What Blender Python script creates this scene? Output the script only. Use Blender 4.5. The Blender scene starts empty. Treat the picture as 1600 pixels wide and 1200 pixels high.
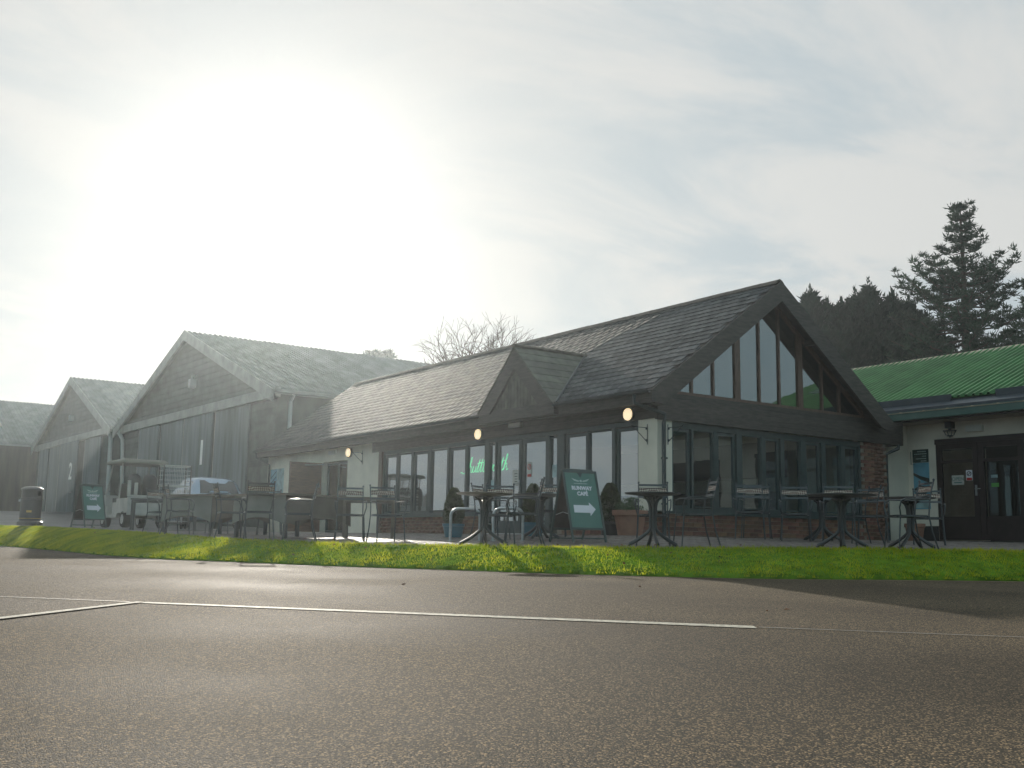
import bpy, bmesh, math, random
import numpy as np
from mathutils import Vector, Matrix
rnd = random.Random(7)
SC = bpy.context.scene
COL = SC.collection
rad = math.radians

# ------------------------------------------------------------------ camera
cam_d = bpy.data.cameras.new('camera')
cam = bpy.data.objects.new('camera', cam_d)
COL.objects.link(cam)
SC.camera = cam
CAM = Vector((-12.6932, -13.4028, -0.1204))
yaw, pitch, roll = 0.61827, 0.14983, 0.01670
_f = Vector((math.sin(yaw)*math.cos(pitch), math.cos(yaw)*math.cos(pitch), math.sin(pitch)))
_r = Vector((math.cos(yaw), -math.sin(yaw), 0))
_u = _r.cross(_f)
_r2 = _r*math.cos(roll) + _u*math.sin(roll)
_u2 = -_r*math.sin(roll) + _u*math.cos(roll)
cam.matrix_world = Matrix(((_r2.x, _u2.x, -_f.x, CAM.x), (_r2.y, _u2.y, -_f.y, CAM.y), (_r2.z, _u2.z, -_f.z, CAM.z), (0, 0, 0, 1)))
cam_d.sensor_width = 36
cam_d.lens = 36*1626.4/1600
cam_d.clip_start = 0.05
cam_d.clip_end = 2000
SC.render.resolution_x, SC.render.resolution_y = 1024, 768

LENS_VEIL = 0.0009         # density of the added box that imitates lens glare, built last
# ------------------------------------------------------------------ view, world, sun
SC.view_settings.view_transform = 'Standard'
SC.view_settings.look = 'None'
SC.view_settings.exposure = 0.0
SC.view_settings.gamma = 1
SC.view_settings.use_curve_mapping = False
SC.render.engine = 'CYCLES'
cy = SC.cycles
cy.use_denoising = True
try: cy.denoiser = 'OPENIMAGEDENOISE'
except Exception: pass
cy.max_bounces = 6; cy.diffuse_bounces = 3; cy.glossy_bounces = 3; cy.transmission_bounces = 4
cy.transparent_max_bounces = 12; cy.volume_bounces = 0
cy.sample_clamp_indirect = 4.0
cy.caustics_reflective = False; cy.caustics_refractive = False

SUN_AZ, SUN_EL = rad(22.0), rad(17.6)
SUN = Vector((math.sin(SUN_AZ)*math.cos(SUN_EL), math.cos(SUN_AZ)*math.cos(SUN_EL), math.sin(SUN_EL)))
sd = bpy.data.lights.new('sun', 'SUN')
sd.energy = 5.0; sd.angle = rad(0.6); sd.color = (1.0, 0.92, 0.80)
so = bpy.data.objects.new('sun', sd); COL.objects.link(so)
so.rotation_euler = SUN.to_track_quat('Z', 'Y').to_euler()
so.location = (30, 60, 40)

W = bpy.data.worlds.new('World'); SC.world = W; W.use_nodes = True
nt = W.node_tree; N = nt.nodes; L = nt.links
N.clear()
def wn(t, **k):
    n = N.new(t)
    for a, b in k.items(): setattr(n, a, b)
    return n
def wmath(op, a, b=None, clamp=False):
    n = wn('ShaderNodeMath', operation=op); n.use_clamp = clamp
    for i, v in enumerate((a, b)):
        if v is None: continue
        if isinstance(v, (int, float)): n.inputs[i].default_value = v
        else: L.new(v, n.inputs[i])
    return n.outputs[0]
out = wn('ShaderNodeOutputWorld')
sky = wn('ShaderNodeTexSky'); sky.sky_type = 'NISHITA'; sky.sun_disc = False
sky.sun_elevation = SUN_EL; sky.sun_rotation = SUN_AZ
sky.air_density = 1.2; sky.dust_density = 1.0; sky.ozone_density = 1.0
bg1 = wn('ShaderNodeBackground'); bg1.inputs[1].default_value = 0.06
L.new(sky.outputs[0], bg1.inputs[0])
tc = wn('ShaderNodeTexCoord')
dt = wn('ShaderNodeVectorMath', operation='DOT_PRODUCT'); L.new(tc.outputs['Generated'], dt.inputs[0]); dt.inputs[1].default_value = SUN
d = wmath('MAXIMUM', dt.outputs['Value'], 0.0)
sep = wn('ShaderNodeSeparateXYZ'); L.new(tc.outputs['Generated'], sep.inputs[0])
# clouds: direction projected onto a layer above
zz = wmath('MAXIMUM', wmath('ADD', sep.outputs[2], 0.16), 0.05)
px = wmath('DIVIDE', sep.outputs[0], zz); py = wmath('DIVIDE', sep.outputs[1], zz)
cb = wn('ShaderNodeCombineXYZ'); L.new(px, cb.inputs[0]); L.new(py, cb.inputs[1])
mp = wn('ShaderNodeMapping'); mp.inputs['Rotation'].default_value = (0, 0, rad(20)); mp.inputs['Scale'].default_value = (0.8, 1.25, 1)
L.new(cb.outputs[0], mp.inputs[0])
nz = wn('ShaderNodeTexNoise'); nz.inputs['Scale'].default_value = 1.7; nz.inputs['Detail'].default_value = 9; nz.inputs['Roughness'].default_value = 0.6; nz.inputs['Distortion'].default_value = 0.6
L.new(mp.outputs[0], nz.inputs['Vector'])
nz2 = wn('ShaderNodeTexNoise'); nz2.inputs['Scale'].default_value = 0.6; nz2.inputs['Detail'].default_value = 3
L.new(mp.outputs[0], nz2.inputs['Vector'])
cl = wmath('ADD', wmath('MULTIPLY', nz.outputs[0], 0.6), wmath('MULTIPLY', nz2.outputs[0], 0.4))
mr = wn('ShaderNodeMapRange'); mr.inputs[1].default_value = 0.43; mr.inputs[2].default_value = 0.58; mr.inputs[3].default_value = 0.0; mr.inputs[4].default_value = 1.0
mr.interpolation_type = 'SMOOTHSTEP'
L.new(cl, mr.inputs[0])
# brightness of the cloud veil as a function of the angle to the sun
g1 = wmath('MULTIPLY', wmath('POWER', d, 4.0), 0.03)
g2 = wmath('MULTIPLY', wmath('POWER', d, 18.0), -0.03)
g3 = wmath('MULTIPLY', wmath('POWER', d, 160.0), 0.2)
lin = wmath('MULTIPLY', wmath('ADD', dt.outputs['Value'], 1.0), 0.0)
br = wmath('ADD', wmath('ADD', wmath('ADD', g1, g2), g3), wmath('ADD', lin, 0.625))
cmix = wn('ShaderNodeMix'); cmix.data_type = 'RGBA'
cmix.inputs[6].default_value = (0.82, 0.93, 0.98, 1); cmix.inputs[7].default_value = (1.12, 1.13, 1.10, 1)
L.new(mr.outputs[0], cmix.inputs[0])
warm = wn('ShaderNodeMix'); warm.data_type = 'RGBA'; warm.inputs[7].default_value = (1.06, 1.06, 1.03, 1)
L.new(cmix.outputs[2], warm.inputs[6])
L.new(wmath('POWER', d, 30.0), warm.inputs[0])
cc = wn('ShaderNodeVectorMath', operation='SCALE'); cool = wn('ShaderNodeMix'); cool.data_type = 'RGBA'; cool.inputs[7].default_value = (0.66, 0.95, 1.03, 1)
L.new(warm.outputs[2], cool.inputs[6])
cf = wn('ShaderNodeMapRange'); cf.inputs[1].default_value = 0.75; cf.inputs[2].default_value = -0.6; L.new(dt.outputs['Value'], cf.inputs[0]); L.new(cf.outputs[0], cool.inputs[0])
L.new(cool.outputs[2], cc.inputs[0]); L.new(br, cc.inputs['Scale'])
bg2 = wn('ShaderNodeBackground'); L.new(cc.outputs[0], bg2.inputs[0]); bg2.inputs[1].default_value = 1.0
mx = wn('ShaderNodeMixShader'); mx.inputs[0].default_value = 0.93
L.new(bg1.outputs[0], mx.inputs[1]); L.new(bg2.outputs[0], mx.inputs[2]); L.new(mx.outputs[0], out.inputs[0])

# ------------------------------------------------------------------ materials
MATS = {}
def mat(name, col, rough=0.6, metal=0.0, spec=0.5, var=0.0, nscale=4.0, ndetail=4, bump=0.0, bscale=40.0, rand=0.0, col2=None, emit=None, estr=0, trans=0.0, stretch=None, hue=0.0):
    m = bpy.data.materials.new(name); m.use_nodes = True
    t = m.node_tree; n = t.nodes; l = t.links
    b = n['Principled BSDF']
    b.inputs['Roughness'].default_value = rough; b.inputs['Metallic'].default_value = metal
    b.inputs['Specular IOR Level'].default_value = spec
    b.inputs['Base Color'].default_value = (*col, 1)
    csock = None
    geo = n.new('ShaderNodeTexCoord'); vec = geo.outputs['Object']
    if stretch:
        mp = n.new('ShaderNodeMapping'); mp.inputs['Scale'].default_value = stretch; l.new(vec, mp.inputs[0]); vec = mp.outputs[0]
    if var or col2:
        nz = n.new('ShaderNodeTexNoise'); nz.inputs['Scale'].default_value = nscale; nz.inputs['Detail'].default_value = ndetail; l.new(vec, nz.inputs['Vector'])
        mr = n.new('ShaderNodeMapRange'); mr.inputs[1].default_value = 0.33; mr.inputs[2].default_value = 0.67; l.new(nz.outputs[0], mr.inputs[0])
        mi = n.new('ShaderNodeMix'); mi.data_type = 'RGBA'
        c2 = col2 if col2 else tuple(c*(1+var) for c in col)
        c1 = col if col2 else tuple(c*(1-var) for c in col)
        mi.inputs[6].default_value = (*c1, 1); mi.inputs[7].default_value = (*c2, 1)
        l.new(mr.outputs[0], mi.inputs[0]); csock = mi.outputs[2]
    if rand:
        oi = n.new('ShaderNodeObjectInfo'); hs = n.new('ShaderNodeHueSaturation')
        m2 = n.new('ShaderNodeMapRange'); m2.inputs[3].default_value = 1-rand; m2.inputs[4].default_value = 1+rand
        l.new(oi.outputs['Random'], m2.inputs[0]); l.new(m2.outputs[0], hs.inputs['Value'])
        if hue:
            m3 = n.new('ShaderNodeMapRange'); m3.inputs[3].default_value = 0.5-hue; m3.inputs[4].default_value = 0.5+hue
            mm = n.new('ShaderNodeMath'); mm.operation = 'FRACT'; mu = n.new('ShaderNodeMath'); mu.operation = 'MULTIPLY'; mu.inputs[1].default_value = 7.31
            l.new(oi.outputs['Random'], mu.inputs[0]); l.new(mu.outputs[0], mm.inputs[0]); l.new(mm.outputs[0], m3.inputs[0]); l.new(m3.outputs[0], hs.inputs['Hue'])
        if csock: l.new(csock, hs.inputs['Color'])
        else: hs.inputs['Color'].default_value = (*col, 1)
        csock = hs.outputs[0]
    if csock: l.new(csock, b.inputs['Base Color'])
    if bump:
        nb = n.new('ShaderNodeTexNoise'); nb.inputs['Scale'].default_value = bscale; nb.inputs['Detail'].default_value = 5; l.new(vec, nb.inputs['Vector'])
        bp = n.new('ShaderNodeBump'); bp.inputs['Strength'].default_value = bump; bp.inputs['Distance'].default_value = 0.01
        l.new(nb.outputs[0], bp.inputs['Height']); l.new(bp.outputs[0], b.inputs['Normal'])
    if emit:
        b.inputs['Emission Color'].default_value = (*emit, 1); b.inputs['Emission Strength'].default_value = estr
    if trans:
        o = n['Material Output']; tr = n.new('ShaderNodeBsdfTranslucent'); ms = n.new('ShaderNodeMixShader'); ms.inputs[0].default_value = trans
        if csock: l.new(csock, tr.inputs[0])
        else: tr.inputs[0].default_value = (*col, 1)
        l.new(b.outputs[0], ms.inputs[1]); l.new(tr.outputs[0], ms.inputs[2]); l.new(ms.outputs[0], o.inputs[0])
    MATS[name] = m
    return m
M = MATS
mat('slate', (0.088, 0.090, 0.094), rough=0.75, var=0.3, nscale=9, rand=0.33, bump=0.2, bscale=30, spec=0.03)
mat('slate_mass', (0.062, 0.064, 0.066), rough=0.75, col2=(0.118, 0.116, 0.115), nscale=3.4, bump=0.2, bscale=30, spec=0.03)
mat('slate_green', (0.07, 0.075, 0.055), rough=0.6, var=0.3, nscale=5, rand=0.2, bump=0.3)
mat('ridge_tile', (0.085, 0.07, 0.055), rough=0.7, var=0.35, nscale=7, bump=0.4, rand=0.2)
mat('timber_brown', (0.048, 0.040, 0.034), rough=0.6, var=0.35, nscale=5, stretch=(1, 1, 6), bump=0.3, rand=0.12)
mat('timber_dark', (0.032, 0.025, 0.023), rough=0.6, var=0.35, nscale=6, bump=0.3, rand=0.12)
mat('timber_red', (0.10, 0.055, 0.038), rough=0.55, var=0.3, nscale=6, stretch=(6, 6, 1), bump=0.2)
mat('frame_green', (0.032, 0.052, 0.053), rough=0.45, var=0.15, nscale=8)
mat('gutter', (0.035, 0.045, 0.048), rough=0.4, var=0.2)
mat('render_cream', (0.72, 0.68, 0.58), rough=0.85, var=0.10, nscale=1.6, bump=0.25, bscale=120)
mat('render_entrance', (0.72, 0.66, 0.57), rough=0.85, var=0.12, nscale=1.4, bump=0.25, bscale=120)
mat('brick', (0.165, 0.085, 0.058), rough=0.85, var=0.3, nscale=14, rand=0.38, hue=0.018, bump=0.5, bscale=90)
mat('brick_mass', (0.12, 0.062, 0.045), rough=0.85, col2=(0.21, 0.11, 0.075), nscale=6, bump=0.5, bscale=90)
mat('numeral_white', (0.8, 0.8, 0.78), rough=0.6)
mat('mortar', (0.22, 0.19, 0.155), rough=0.95, var=0.2, nscale=20, bump=0.4, bscale=120)
mat('paver', (0.17, 0.14, 0.125), rough=0.42, var=0.3, nscale=12, rand=0.3, hue=0.01, bump=0.6, bscale=70, spec=0.6)
mat('paver_mass', (0.13, 0.105, 0.095), rough=0.42, col2=(0.22, 0.185, 0.165), nscale=4.5, bump=0.6, bscale=70, spec=0.6)
mat('paver_bed', (0.10, 0.09, 0.08), rough=0.8, var=0.3, nscale=9, bump=0.5)
mat('tarmac', (0.085, 0.082, 0.078), rough=0.55, var=0.25, nscale=0.8, bump=0.6, bscale=60)
mat('black_metal', (0.030, 0.038, 0.044), rough=0.28, metal=0.35, spec=0.8, bump=0.1, bscale=60)
mat('table_metal', (0.045, 0.05, 0.052), rough=0.38, metal=0.4, spec=0.6)
mat('table_wood', (0.12, 0.095, 0.075), rough=0.4, var=0.3, nscale=8)
mat('galvanised', (0.42, 0.44, 0.45), rough=0.38, metal=0.8, var=0.15, nscale=20)
mat('board_green', (0.050, 0.16, 0.135), rough=0.45, var=0.08, nscale=3)
mat('board_frame', (0.018, 0.045, 0.042), rough=0.4)
mat('print_white', (0.72, 0.72, 0.78), rough=0.5)
mat('print_pale', (0.40, 0.50, 0.48), rough=0.5)
mat('canopy_grey', (0.16, 0.16, 0.13), rough=0.6)
mat('white_paint', (0.44, 0.43, 0.40), rough=0.6, var=0.15, nscale=3)
mat('off_white', (0.46, 0.46, 0.43), rough=0.5, var=0.12, nscale=5)
mat('red_plastic', (0.45, 0.03, 0.02), rough=0.3)
mat('black_plastic', (0.02, 0.02, 0.022), rough=0.45)
mat('rubber', (0.018, 0.018, 0.018), rough=0.8, bump=0.3)
mat('seat_vinyl', (0.05, 0.045, 0.04), rough=0.5)
mat('car_paint', (0.30, 0.38, 0.47), rough=0.22, metal=0.5, spec=0.7)
mat('car_glass', (0.012, 0.014, 0.016), rough=0.06, spec=0.9)
mat('chrome', (0.7, 0.7, 0.7), rough=0.12, metal=1.0)
mat('cover_fabric', (0.115, 0.10, 0.085), rough=0.9, var=0.18, nscale=3, bump=0.5, bscale=12)
mat('cover_fabric_lit', (0.17, 0.175, 0.165), rough=0.9, var=0.12, nscale=3, bump=0.4, bscale=12)  # lit copy of the cover fabric: light on one side put into colour
mat('terracotta', (0.28, 0.145, 0.10), rough=0.8, var=0.2, nscale=5, bump=0.3)
mat('blue_pot', (0.03, 0.13, 0.19), rough=0.3, var=0.15)
mat('soil', (0.03, 0.022, 0.016), rough=0.95, bump=0.8)
mat('topiary', (0.040, 0.060, 0.020), rough=0.7, var=0.4, nscale=9, trans=0.25)
mat('herb', (0.06, 0.10, 0.045), rough=0.7, var=0.4, nscale=9, trans=0.3)
mat('bin_black', (0.022, 0.024, 0.026), rough=0.4, var=0.2, nscale=10)
mat('gold', (0.45, 0.30, 0.08), rough=0.4, metal=0.7)
mat('lamp_white', (0.9, 0.8, 0.6), rough=0.4, emit=(1.0, 0.78, 0.48), estr=0.95)
mat('neon_green', (0.05, 0.6, 0.25), rough=0.4, emit=(0.05, 1.0, 0.34), estr=0.9)
mat('box_white', (0.62, 0.62, 0.58), rough=0.4)
mat('hangar_sheet', (0.19, 0.205, 0.20), rough=0.8, spec=0.03, var=0.25, nscale=1.2, rand=0.12)
mat('hangar_light', (0.20, 0.17, 0.14), rough=0.4, var=0.2)
mat('hangar_barge', (0.27, 0.28, 0.255), rough=0.6, var=0.22, nscale=2.5)
mat('hangar_door', (0.12, 0.145, 0.15), rough=0.7, spec=0.2, var=0.3, nscale=2.5, stretch=(1.5, 1.5, .15), rand=0.1)
mat('hangar_board', (0.085, 0.095, 0.09), rough=0.8, spec=0.2, var=0.25, nscale=2, rand=0.15)
mat('hangar_brown', (0.085, 0.065, 0.050), rough=0.75, var=0.4, nscale=2.5, stretch=(1.5, 1.5, .2), rand=0.15)
mat('pipe_grey', (0.45, 0.47, 0.46), rough=0.5)
mat('green_sheet', (0.050, 0.165, 0.055), rough=0.65, metal=0.0, var=0.3, nscale=1.1, ndetail=8, rand=0.12, spec=0.2)
mat('green_gutter', (0.05, 0.115, 0.10), rough=0.45, var=0.1)
mat('gutter_lip', (0.40, 0.33, 0.24), rough=0.5, var=0.2)
mat('rooflight', (0.16, 0.17, 0.20), rough=0.2, spec=0.7, var=0.2)
mat('flashing', (0.03, 0.045, 0.06), rough=0.45, var=0.2)
mat('soffit', (0.30, 0.25, 0.20), rough=0.8, var=0.15)
mat('door_dark', (0.028, 0.018, 0.017), rough=0.45, var=0.25, nscale=5)
mat('door_brown', (0.14, 0.075, 0.05), rough=0.6, var=0.3, nscale=5, stretch=(1, 1, 8))
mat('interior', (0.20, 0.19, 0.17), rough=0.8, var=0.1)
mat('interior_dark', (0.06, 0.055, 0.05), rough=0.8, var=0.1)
mat('bark', (0.075, 0.055, 0.04), rough=0.9, var=0.3, nscale=8, bump=0.6)
mat('bare_twig', (0.075, 0.05, 0.035), rough=0.9, var=0.3, nscale=3)
mat('pine_needles', (0.026, 0.058, 0.028), rough=0.8, var=0.45, nscale=0.8, trans=0.10)
mat('cypress_leaf', (0.008, 0.030, 0.016), rough=0.9, var=0.45, nscale=0.7, trans=0.04, spec=0.2)
mat('far_wood', (0.03, 0.05, 0.03), rough=0.9, var=0.4, nscale=0.2)
mat('poster_sky', (0.12, 0.30, 0.40), rough=0.4, var=0.2, nscale=3)
mat('poster_dark', (0.03, 0.04, 0.035), rough=0.4)
mat('poster_pale', (0.28, 0.40, 0.42), rough=0.4, var=0.3, nscale=6)
mat('sign_green', (0.010, 0.035, 0.028), rough=0.4)
mat('sticker_green', (0.08, 0.28, 0.06), rough=0.5)
mat('leaf_brown', (0.16, 0.065, 0.025), rough=0.7, rand=0.4, trans=0.2)
mat('line_white', (0.46, 0.42, 0.35), rough=0.7, spec=0.1, var=0.45, nscale=28, bump=0.5, bscale=90)
mat('line_faint', (0.24, 0.22, 0.19), rough=0.6, var=0.3, nscale=9, bump=0.5, bscale=90)
mat('edge_ochre', (0.22, 0.13, 0.07), rough=0.7, var=0.4, nscale=6)

def glass_mat(name, refl, tint):
    m = bpy.data.materials.new(name); m.use_nodes = True
    t = m.node_tree; n = t.nodes; l = t.links; n.clear()
    o = n.new('ShaderNodeOutputMaterial'); g = n.new('ShaderNodeBsdfGlossy'); g.inputs['Roughness'].default_value = 0.015; g.inputs[0].default_value = (0.92, 0.97, 1, 1)
    tr = n.new('ShaderNodeBsdfTransparent'); tr.inputs[0].default_value = (*tint, 1)
    f = n.new('ShaderNodeFresnel'); f.inputs[0].default_value = 1.6
    ma = n.new('ShaderNodeMath'); ma.operation = 'MULTIPLY_ADD'; ma.inputs[1].default_value = 1.6; ma.inputs[2].default_value = refl; ma.use_clamp = True
    l.new(f.outputs[0], ma.inputs[0])
    gb = n.new('ShaderNodeNewGeometry'); iv = n.new('ShaderNodeMath'); iv.operation = 'SUBTRACT'; iv.inputs[0].default_value = 1.0; l.new(gb.outputs['Backfacing'], iv.inputs[1]); mb_ = n.new('ShaderNodeMath'); mb_.operation = 'MULTIPLY'; l.new(ma.outputs[0], mb_.inputs[0]); l.new(iv.outputs[0], mb_.inputs[1])
    nz = n.new('ShaderNodeTexNoise'); nz.inputs['Scale'].default_value = 1.2; tcn = n.new('ShaderNodeTexCoord'); l.new(tcn.outputs['Object'], nz.inputs['Vector'])
    bp = n.new('ShaderNodeBump'); bp.inputs['Strength'].default_value = 0.06; bp.inputs['Distance'].default_value = 0.05; l.new(nz.outputs[0], bp.inputs['Height']); l.new(bp.outputs[0], g.inputs['Normal'])
    ms = n.new('ShaderNodeMixShader'); l.new(mb_.outputs[0], ms.inputs[0]); l.new(tr.outputs[0], ms.inputs[1]); l.new(g.outputs[0], ms.inputs[2]); l.new(ms.outputs[0], o.inputs[0])
    M[name] = m
glass_mat('glass_side', 0.22, (0.86, 0.90, 0.89))
glass_mat('glass_gable', 0.13, (0.78, 0.84, 0.83))
glass_mat('glass_entrance', 0.03, (0.7, 0.74, 0.74))

def asphalt():
    m = bpy.data.materials.new('asphalt'); m.use_nodes = True; M['asphalt'] = m
    t = m.node_tree; n = t.nodes; l = t.links; b = n['Principled BSDF']
    tcn = n.new('ShaderNodeTexCoord'); v = tcn.outputs['Object']
    vo = n.new('ShaderNodeTexVoronoi'); vo.inputs['Scale'].default_value = 185; l.new(v, vo.inputs['Vector'])
    vo2 = n.new('ShaderNodeTexVoronoi'); vo2.inputs['Scale'].default_value = 300; l.new(v, vo2.inputs['Vector'])
    big = n.new('ShaderNodeTexNoise'); big.inputs['Scale'].default_value = 0.5; big.inputs['Detail'].default_value = 6; l.new(v, big.inputs['Vector'])
    # stone colour per cell
    bw = n.new('ShaderNodeSeparateColor'); l.new(vo.outputs['Color'], bw.inputs[0])
    cr = n.new('ShaderNodeValToRGB'); e = cr.color_ramp.elements
    e[0].position = 0.0; e[0].color = (0.040, 0.036, 0.031, 1); e[1].position = 1; e[1].color = (0.43, 0.30, 0.175, 1)
    e2 = cr.color_ramp.elements.new(0.72); e2.color = (0.085, 0.070, 0.052, 1)
    l.new(bw.outputs[0], cr.inputs[0])
    mr = n.new('ShaderNodeMapRange'); mr.inputs[1].default_value = 0.3; mr.inputs[2].default_value = 0.7; mr.inputs[3].default_value = 0.62; mr.inputs[4].default_value = 1.3; l.new(big.outputs[0], mr.inputs[0])
    hs = n.new('ShaderNodeHueSaturation'); l.new(mr.outputs[0], hs.inputs['Value']); l.new(cr.outputs[0], hs.inputs['Color']); l.new(hs.outputs[0], b.inputs['Base Color'])
    # relief
    pw = n.new('ShaderNodeMath'); pw.operation = 'MULTIPLY_ADD'; pw.inputs[1].default_value = 0.35; l.new(vo2.outputs['Distance'], pw.inputs[0]); l.new(vo.outputs['Distance'], pw.inputs[2])
    inv = n.new('ShaderNodeMath'); inv.operation = 'MULTIPLY_ADD'; inv.inputs[1].default_value = -1; inv.inputs[2].default_value = 1; l.new(pw.outputs[0], inv.inputs[0])
    ad = n.new('ShaderNodeMath'); ad.operation = 'MULTIPLY_ADD'; ad.inputs[1].default_value = 0.8; l.new(bw.outputs[1], ad.inputs[0]); l.new(inv.outputs[0], ad.inputs[2])
    bp = n.new('ShaderNodeBump'); bp.inputs['Strength'].default_value = 0.9; bp.inputs['Distance'].default_value = 0.006; l.new(ad.outputs[0], bp.inputs['Height']); l.new(bp.outputs[0], b.inputs['Normal'])
    rr = n.new('ShaderNodeMapRange'); rr.inputs[1].default_value = 0.35; rr.inputs[2].default_value = 0.65; rr.inputs[3].default_value = 0.68; rr.inputs[4].default_value = 0.80; l.new(big.outputs[0], rr.inputs[0]); l.new(rr.outputs[0], b.inputs['Roughness'])
    b.inputs['Specular IOR Level'].default_value = 0.055
asphalt()
def grass_mat(name, c1, c2, tr):
    m = mat(name, c1, rough=0.8, spec=0.08, col2=c2, nscale=2.2, ndetail=8, trans=tr)
grass_mat('grass', (0.17, 0.27, 0.014), (0.50, 0.49, 0.030), 0.75)
mat('turf', (0.09, 0.17, 0.015), rough=1.0, spec=0.0, var=0.4, nscale=6, bump=0.8, bscale=30)
mat('field', (0.035, 0.06, 0.015), rough=0.9, var=0.3, nscale=0.3)
mosaic = mat('mosaic', (0.5, 0.4, 0.3), rough=0.5)
def fix_mosaic():
    n = mosaic.node_tree.nodes; l = mosaic.node_tree.links
    tcn = n.new('ShaderNodeTexCoord'); mp = n.new('ShaderNodeMapping'); mp.inputs['Rotation'].default_value = (0, rad(45), 0)
    ch = n.new('ShaderNodeTexChecker'); ch.inputs['Scale'].default_value = 42; ch.inputs[1].default_value = (0.45, 0.39, 0.32, 1); ch.inputs[2].default_value = (0.10, 0.035, 0.03, 1)
    l.new(tcn.outputs['Object'], mp.inputs[0]); l.new(mp.outputs[0], ch.inputs['Vector']); l.new(ch.outputs[0], n['Principled BSDF'].inputs['Base Color'])
fix_mosaic()

mat('timber_weathered', (0.085, 0.078, 0.066), rough=0.8, var=0.35, nscale=6, bump=0.3, rand=0.2)
# ------------------------------------------------------------------ mesh helpers
class MB:
    def __init__(s): s.v = []; s.f = []
    def add(s, vs, fs):
        o = len(s.v); s.v += [tuple(x) for x in vs]; s.f += [tuple(o+i for i in f) for f in fs]; return s
    def box(s, x0, x1, y0, y1, z0, z1, mtx=None):
        vs = [(x0, y0, z0), (x1, y0, z0), (x1, y1, z0), (x0, y1, z0), (x0, y0, z1), (x1, y0, z1), (x1, y1, z1), (x0, y1, z1)]
        if mtx is not None: vs = [mtx @ Vector(v) for v in vs]
        return s.add(vs, [(0, 3, 2, 1), (4, 5, 6, 7), (0, 1, 5, 4), (1, 2, 6, 5), (2, 3, 7, 6), (3, 0, 4, 7)])
    def tube(s, pts, r, n=8, cap=True, closed=False, flat=None):
        pts = [Vector(p) for p in pts]; k = len(pts); rs = r if isinstance(r, (list, tuple)) else [r]*k
        rings = []; up = None
        for i, p in enumerate(pts):
            a = pts[(i-1) % k] if (i > 0 or closed) else p; b = pts[(i+1) % k] if (i < k-1 or closed) else p
            t = (b-a)
            if t.length < 1e-9: t = Vector((0, 0, 1))
            t.normalize()
            if up is None:
                ref = Vector((0, 0, 1)) if abs(t.z) < 0.9 else Vector((0, 1, 0))
                up = (ref - t*ref.dot(t)).normalized()
            else:
                up = (up - t*up.dot(t))
                up = up.normalized() if up.length > 1e-6 else Vector((1, 0, 0))
            sd_ = t.cross(up)
            fl = flat or (1, 1)
            rings.append([p + (up*math.sin(2*math.pi*j/n)*fl[0] + sd_*math.cos(2*math.pi*j/n)*fl[1])*rs[i] for j in range(n)])
        vs = [q for rg in rings for q in rg]; fs = []
        m = k if closed else k-1
        for i in range(m):
            i2 = (i+1) % k
            for j in range(n): fs.append((i*n+j, i*n+(j+1) % n, i2*n+(j+1) % n, i2*n+j))
        if cap and not closed:
            fs.append(tuple(range(n-1, -1, -1))); fs.append(tuple((k-1)*n+j for j in range(n)))
        return s.add(vs, fs)
    def lathe(s, prof, n=24, c=(0, 0, 0), sq=None):
        vs = []; fs = []
        for r_, z in prof:
            for j in range(n):
                a = 2*math.pi*j/n; q = 1
                vs.append((c[0]+r_*math.cos(a)*q, c[1]+r_*math.sin(a)*q, c[2]+z))
        for i in range(len(prof)-1):
            for j in range(n): fs.append((i*n+j, i*n+(j+1) % n, (i+1)*n+(j+1) % n, (i+1)*n+j))
        fs.append(tuple(range(n-1, -1, -1))); fs.append(tuple((len(prof)-1)*n+j for j in range(n)))
        return s.add(vs, fs)
    def prism(s, poly, ax, a, b):
        """poly of 2-D points, extruded along axis ax ('x','y','z') from a to b"""
        def P(u, v, w):
            return {'x': (w, u, v), 'y': (u, w, v), 'z': (u, v, w)}[ax]
        n = len(poly)
        vs = [P(u, v, a) for u, v in poly] + [P(u, v, b) for u, v in poly]
        fs = [tuple(range(n-1, -1, -1)), tuple(range(n, 2*n))] + [(i, (i+1) % n, n+(i+1) % n, n+i) for i in range(n)]
        return s.add(vs, fs)
    def mesh(s, name, m=None, smooth=False):
        me = bpy.data.meshes.new(name); me.from_pydata(s.v, [], s.f)
        if m: me.materials.append(M[m] if isinstance(m, str) else m)
        bm = bmesh.new(); bm.from_mesh(me); bmesh.ops.recalc_face_normals(bm, faces=bm.faces); bm.to_mesh(me); bm.free()
        if smooth:
            for p in me.polygons: p.use_smooth = True
            me.set_sharp_from_angle(angle=rad(40))
        me.update()
        return me
    def build(s, name, m, parent=None, smooth=False, loc=None):
        return link(name, s.mesh(name, m, smooth), parent, loc)
def link(name, me, parent=None, loc=None):
    o = bpy.data.objects.new(name, me); COL.objects.link(o)
    if parent: o.parent = parent
    if loc: o.location = loc
    return o
def np_mesh(name, V, F, m):
    me = bpy.data.meshes.new(name); nf, k = F.shape
    me.vertices.add(len(V)); me.vertices.foreach_set('co', V.astype(np.float32).ravel())
    me.loops.add(nf*k); me.loops.foreach_set('vertex_index', F.astype(np.int32).ravel())
    me.polygons.add(nf); me.polygons.foreach_set('loop_start', np.arange(nf, dtype=np.int32)*k)
    me.polygons.foreach_set('loop_total', np.full(nf, k, dtype=np.int32))
    me.materials.append(M[m]); me.update(calc_edges=True)
    return me
def thing(name, label, cat, loc=(0, 0, 0), rz=0.0, group=None):
    o = bpy.data.objects.new(name, None); COL.objects.link(o); o.location = loc; o.rotation_euler = (0, 0, rz)
    o.empty_display_size = 0.2
    o['label'] = label; o['category'] = cat
    if group: o['group'] = group
    return o
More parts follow.
